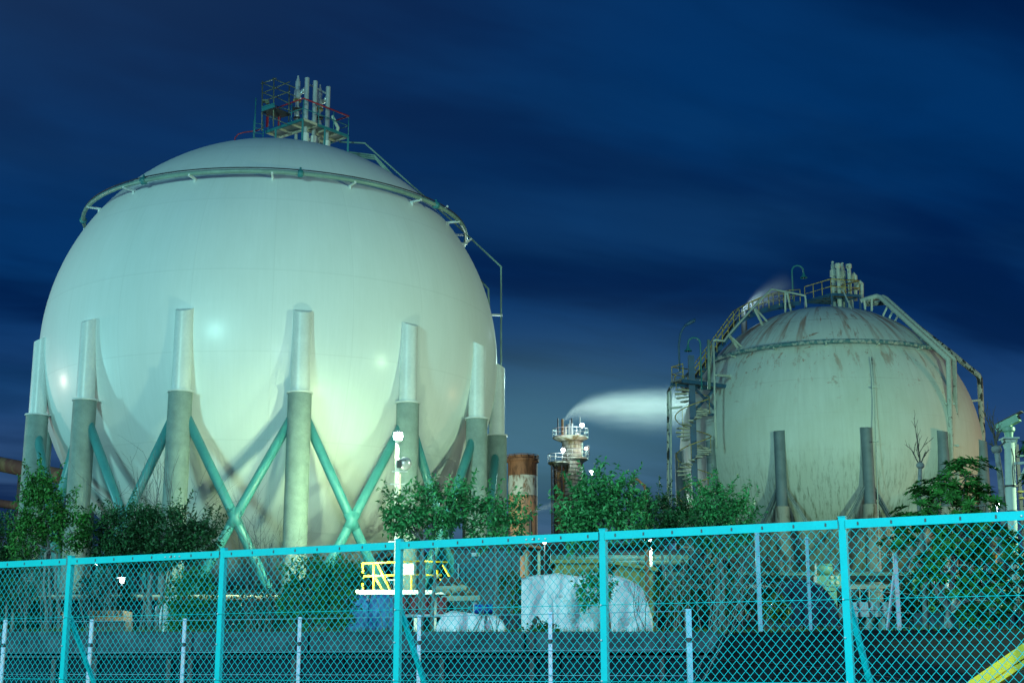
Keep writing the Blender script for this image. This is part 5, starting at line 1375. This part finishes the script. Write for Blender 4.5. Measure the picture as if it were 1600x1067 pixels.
# small lit lamps of the works, each on its own mast
def mast(px, py, Y, label, mt='lampwhite', r_=.14, power=400, col=(.85, 1, .95), pole='palegreen', head=True):
    q = at(px, py, Y); t = thing('yard_lamp', Vector((q.x, Y, YARD)), label, 'lamp', 'small lit yard lamps among the plant')
    MB().tube([(q.x, Y + .12, YARD), (q.x, Y + .12, q.z + .1)], .07, 8).build('pole', M[pole], t)
    MB().ball(q, r_, 12, 8).build('lamp_glass', M[mt], t)
    if head: MB().beam(q + Vector((-.35, .1, .16)), q + Vector((.35, .1, .16)), .16, .06).build('lamp_bracket', M['steel'], t)
    if power: point('yard_lamp_light', q + Vector((0, -.2, -.02)), power, col, .12)
mast(1017, 848, 68, 'bright yard lamp on a pale pole just right of the tall tree', power=180, pole='cream')
mast(925, 737, 150, 'distant yard lamp showing right of the process tower', power=0, r_=.2)
mast(851, 847, 150, 'distant warm white lamp left of the tower foot', power=200, mt='lampwarm', r_=.2, pole='dark')
mast(1558, 787, 140, 'distant bright lamp on a white pole left of the camera mast', power=0, r_=.26, pole='white')
mast(1567, 788, 142, 'smaller distant lamp just right of the bright lamp on a white pole', power=0, r_=.13, pole='yellowold', head=False)
mast(153, 877, 100, 'far white lamp glimpsed through the left trees', power=300, r_=.25, pole='dark')
mast(190, 906, 100, 'far low lamp behind the round dark tree', power=200, r_=.2, pole='dark')
mast(1460, 903, 90, 'far white lamp glimpsed beside the green cabinet', power=200, r_=.15, pole='dark')
mast(1523, 787, 108, 'warm orange lamp glowing through the evergreen leaves', power=500, mt='lampwarm', col=SOD, r_=.35, pole='dark')

# ---------------------------------------------------------------- steam
def steam(name, label, O, ex, Ln, hgt, x_rise, r0, r1, dens, seed, fade=1.0, wid=None):
    """steam drifting along +x of a box at O: density written as a bent widening cone"""
    t = NT(name + '_volume'); N_, L_ = t.N, t.L; N_.remove(t.b)
    pv = N_.new('ShaderNodeVolumePrincipled'); pv.inputs['Color'].default_value = (.95, .97, .97, 1)
    pv.inputs['Anisotropy'].default_value = .0
    sep = N_.new('ShaderNodeSeparateXYZ'); L_.new(t.tc.outputs['Object'], sep.inputs[0]); x, y, z = sep.outputs
    xc = t.math('MAXIMUM', x, 0.0)
    zc = t.math('MULTIPLY', t.math('SUBTRACT', 1.0, t.math('POWER', 2.718, t.math('MULTIPLY', xc, -1 / x_rise))), hgt)
    rad = t.math('ADD', t.math('MULTIPLY', t.math('SUBTRACT', 1.0, t.math('POWER', 2.718, t.math('MULTIPLY', xc, -1 / (x_rise * 3.2)))), r1 - r0), r0)
    dz = t.math('SUBTRACT', z, zc); dz = t.math('ADD', t.math('MAXIMUM', dz, 0.0), t.math('MULTIPLY', t.math('MINIMUM', dz, 0.0), .62)); d2 = t.math('ADD', t.math('MULTIPLY', dz, dz), t.math('MULTIPLY', y, y))
    dn = t.math('DIVIDE', t.math('SQRT', d2), rad)
    nz = t.noise(t.mapping(t.tc.outputs['Object'], (.25, 1, 1.2)), 1.0, 5, .6, .3)
    dn = t.math('ADD', dn, t.math('MULTIPLY', t.math('SUBTRACT', nz, .5), .45))
    body = t.rng(dn, 1.05, .1); body = t.math('MULTIPLY', body, t.math('MULTIPLY', body, body))
    fad = t.rng(x, Ln, Ln * .18, 0, 1) ; st = t.rng(x, -.15, .1)
    den = t.math('MULTIPLY', t.math('MULTIPLY', body, t.math('MULTIPLY', fad, st)), dens)
    thin = t.math('DIVIDE', r0 + (r1 - r0) * .45, rad); den = t.math('MULTIPLY', den, thin)
    L_.new(den, pv.inputs['Density']); L_.new(pv.outputs[0], t.out.inputs['Volume'])
    w = wid or r1 * 1.15
    m = MB(); m.box((Ln / 2 - .2, 0, hgt / 2), (Ln + .4, 2 * w, hgt + 2 * w))
    o = m.build(name, t.m); o.location = O; o.rotation_euler = (0, ex, 0)
    tag(o, label, 'steam', kind='stuff')
    return o
steam('steam_plume', 'bright steam plume drifting right from the process tower', at(882, 655, 190), 0, 46, 2.0, 1.5, .25, 3.4, .62, 1, wid=5.5)
point('tower_or_fill_light', at(1040, 600, 206), 105000, (.6, 1, .90), .5)  # unseen light added behind the plume to brighten the steam
steam('steam_wisp', 'faint steam drifting up right from the dark stack', at(1163, 483, 118), -.50, 5.0, .3, 1.0, .2, 1.9, .9, 2)
point('wisp_fill_light', at(1160, 474, 116.8), 420, (.6, .95, 1.0), .1)  # unseen light added to whiten the wisp above the stack
steam('steam_puff', 'small puff of steam from the bent vent pipe', at(832, 800, 166), -.25, 4.5, .3, .8, .12, .9, .8, 3)

for o in bpy.data.objects:
    if '_o' in o: del o['_o']
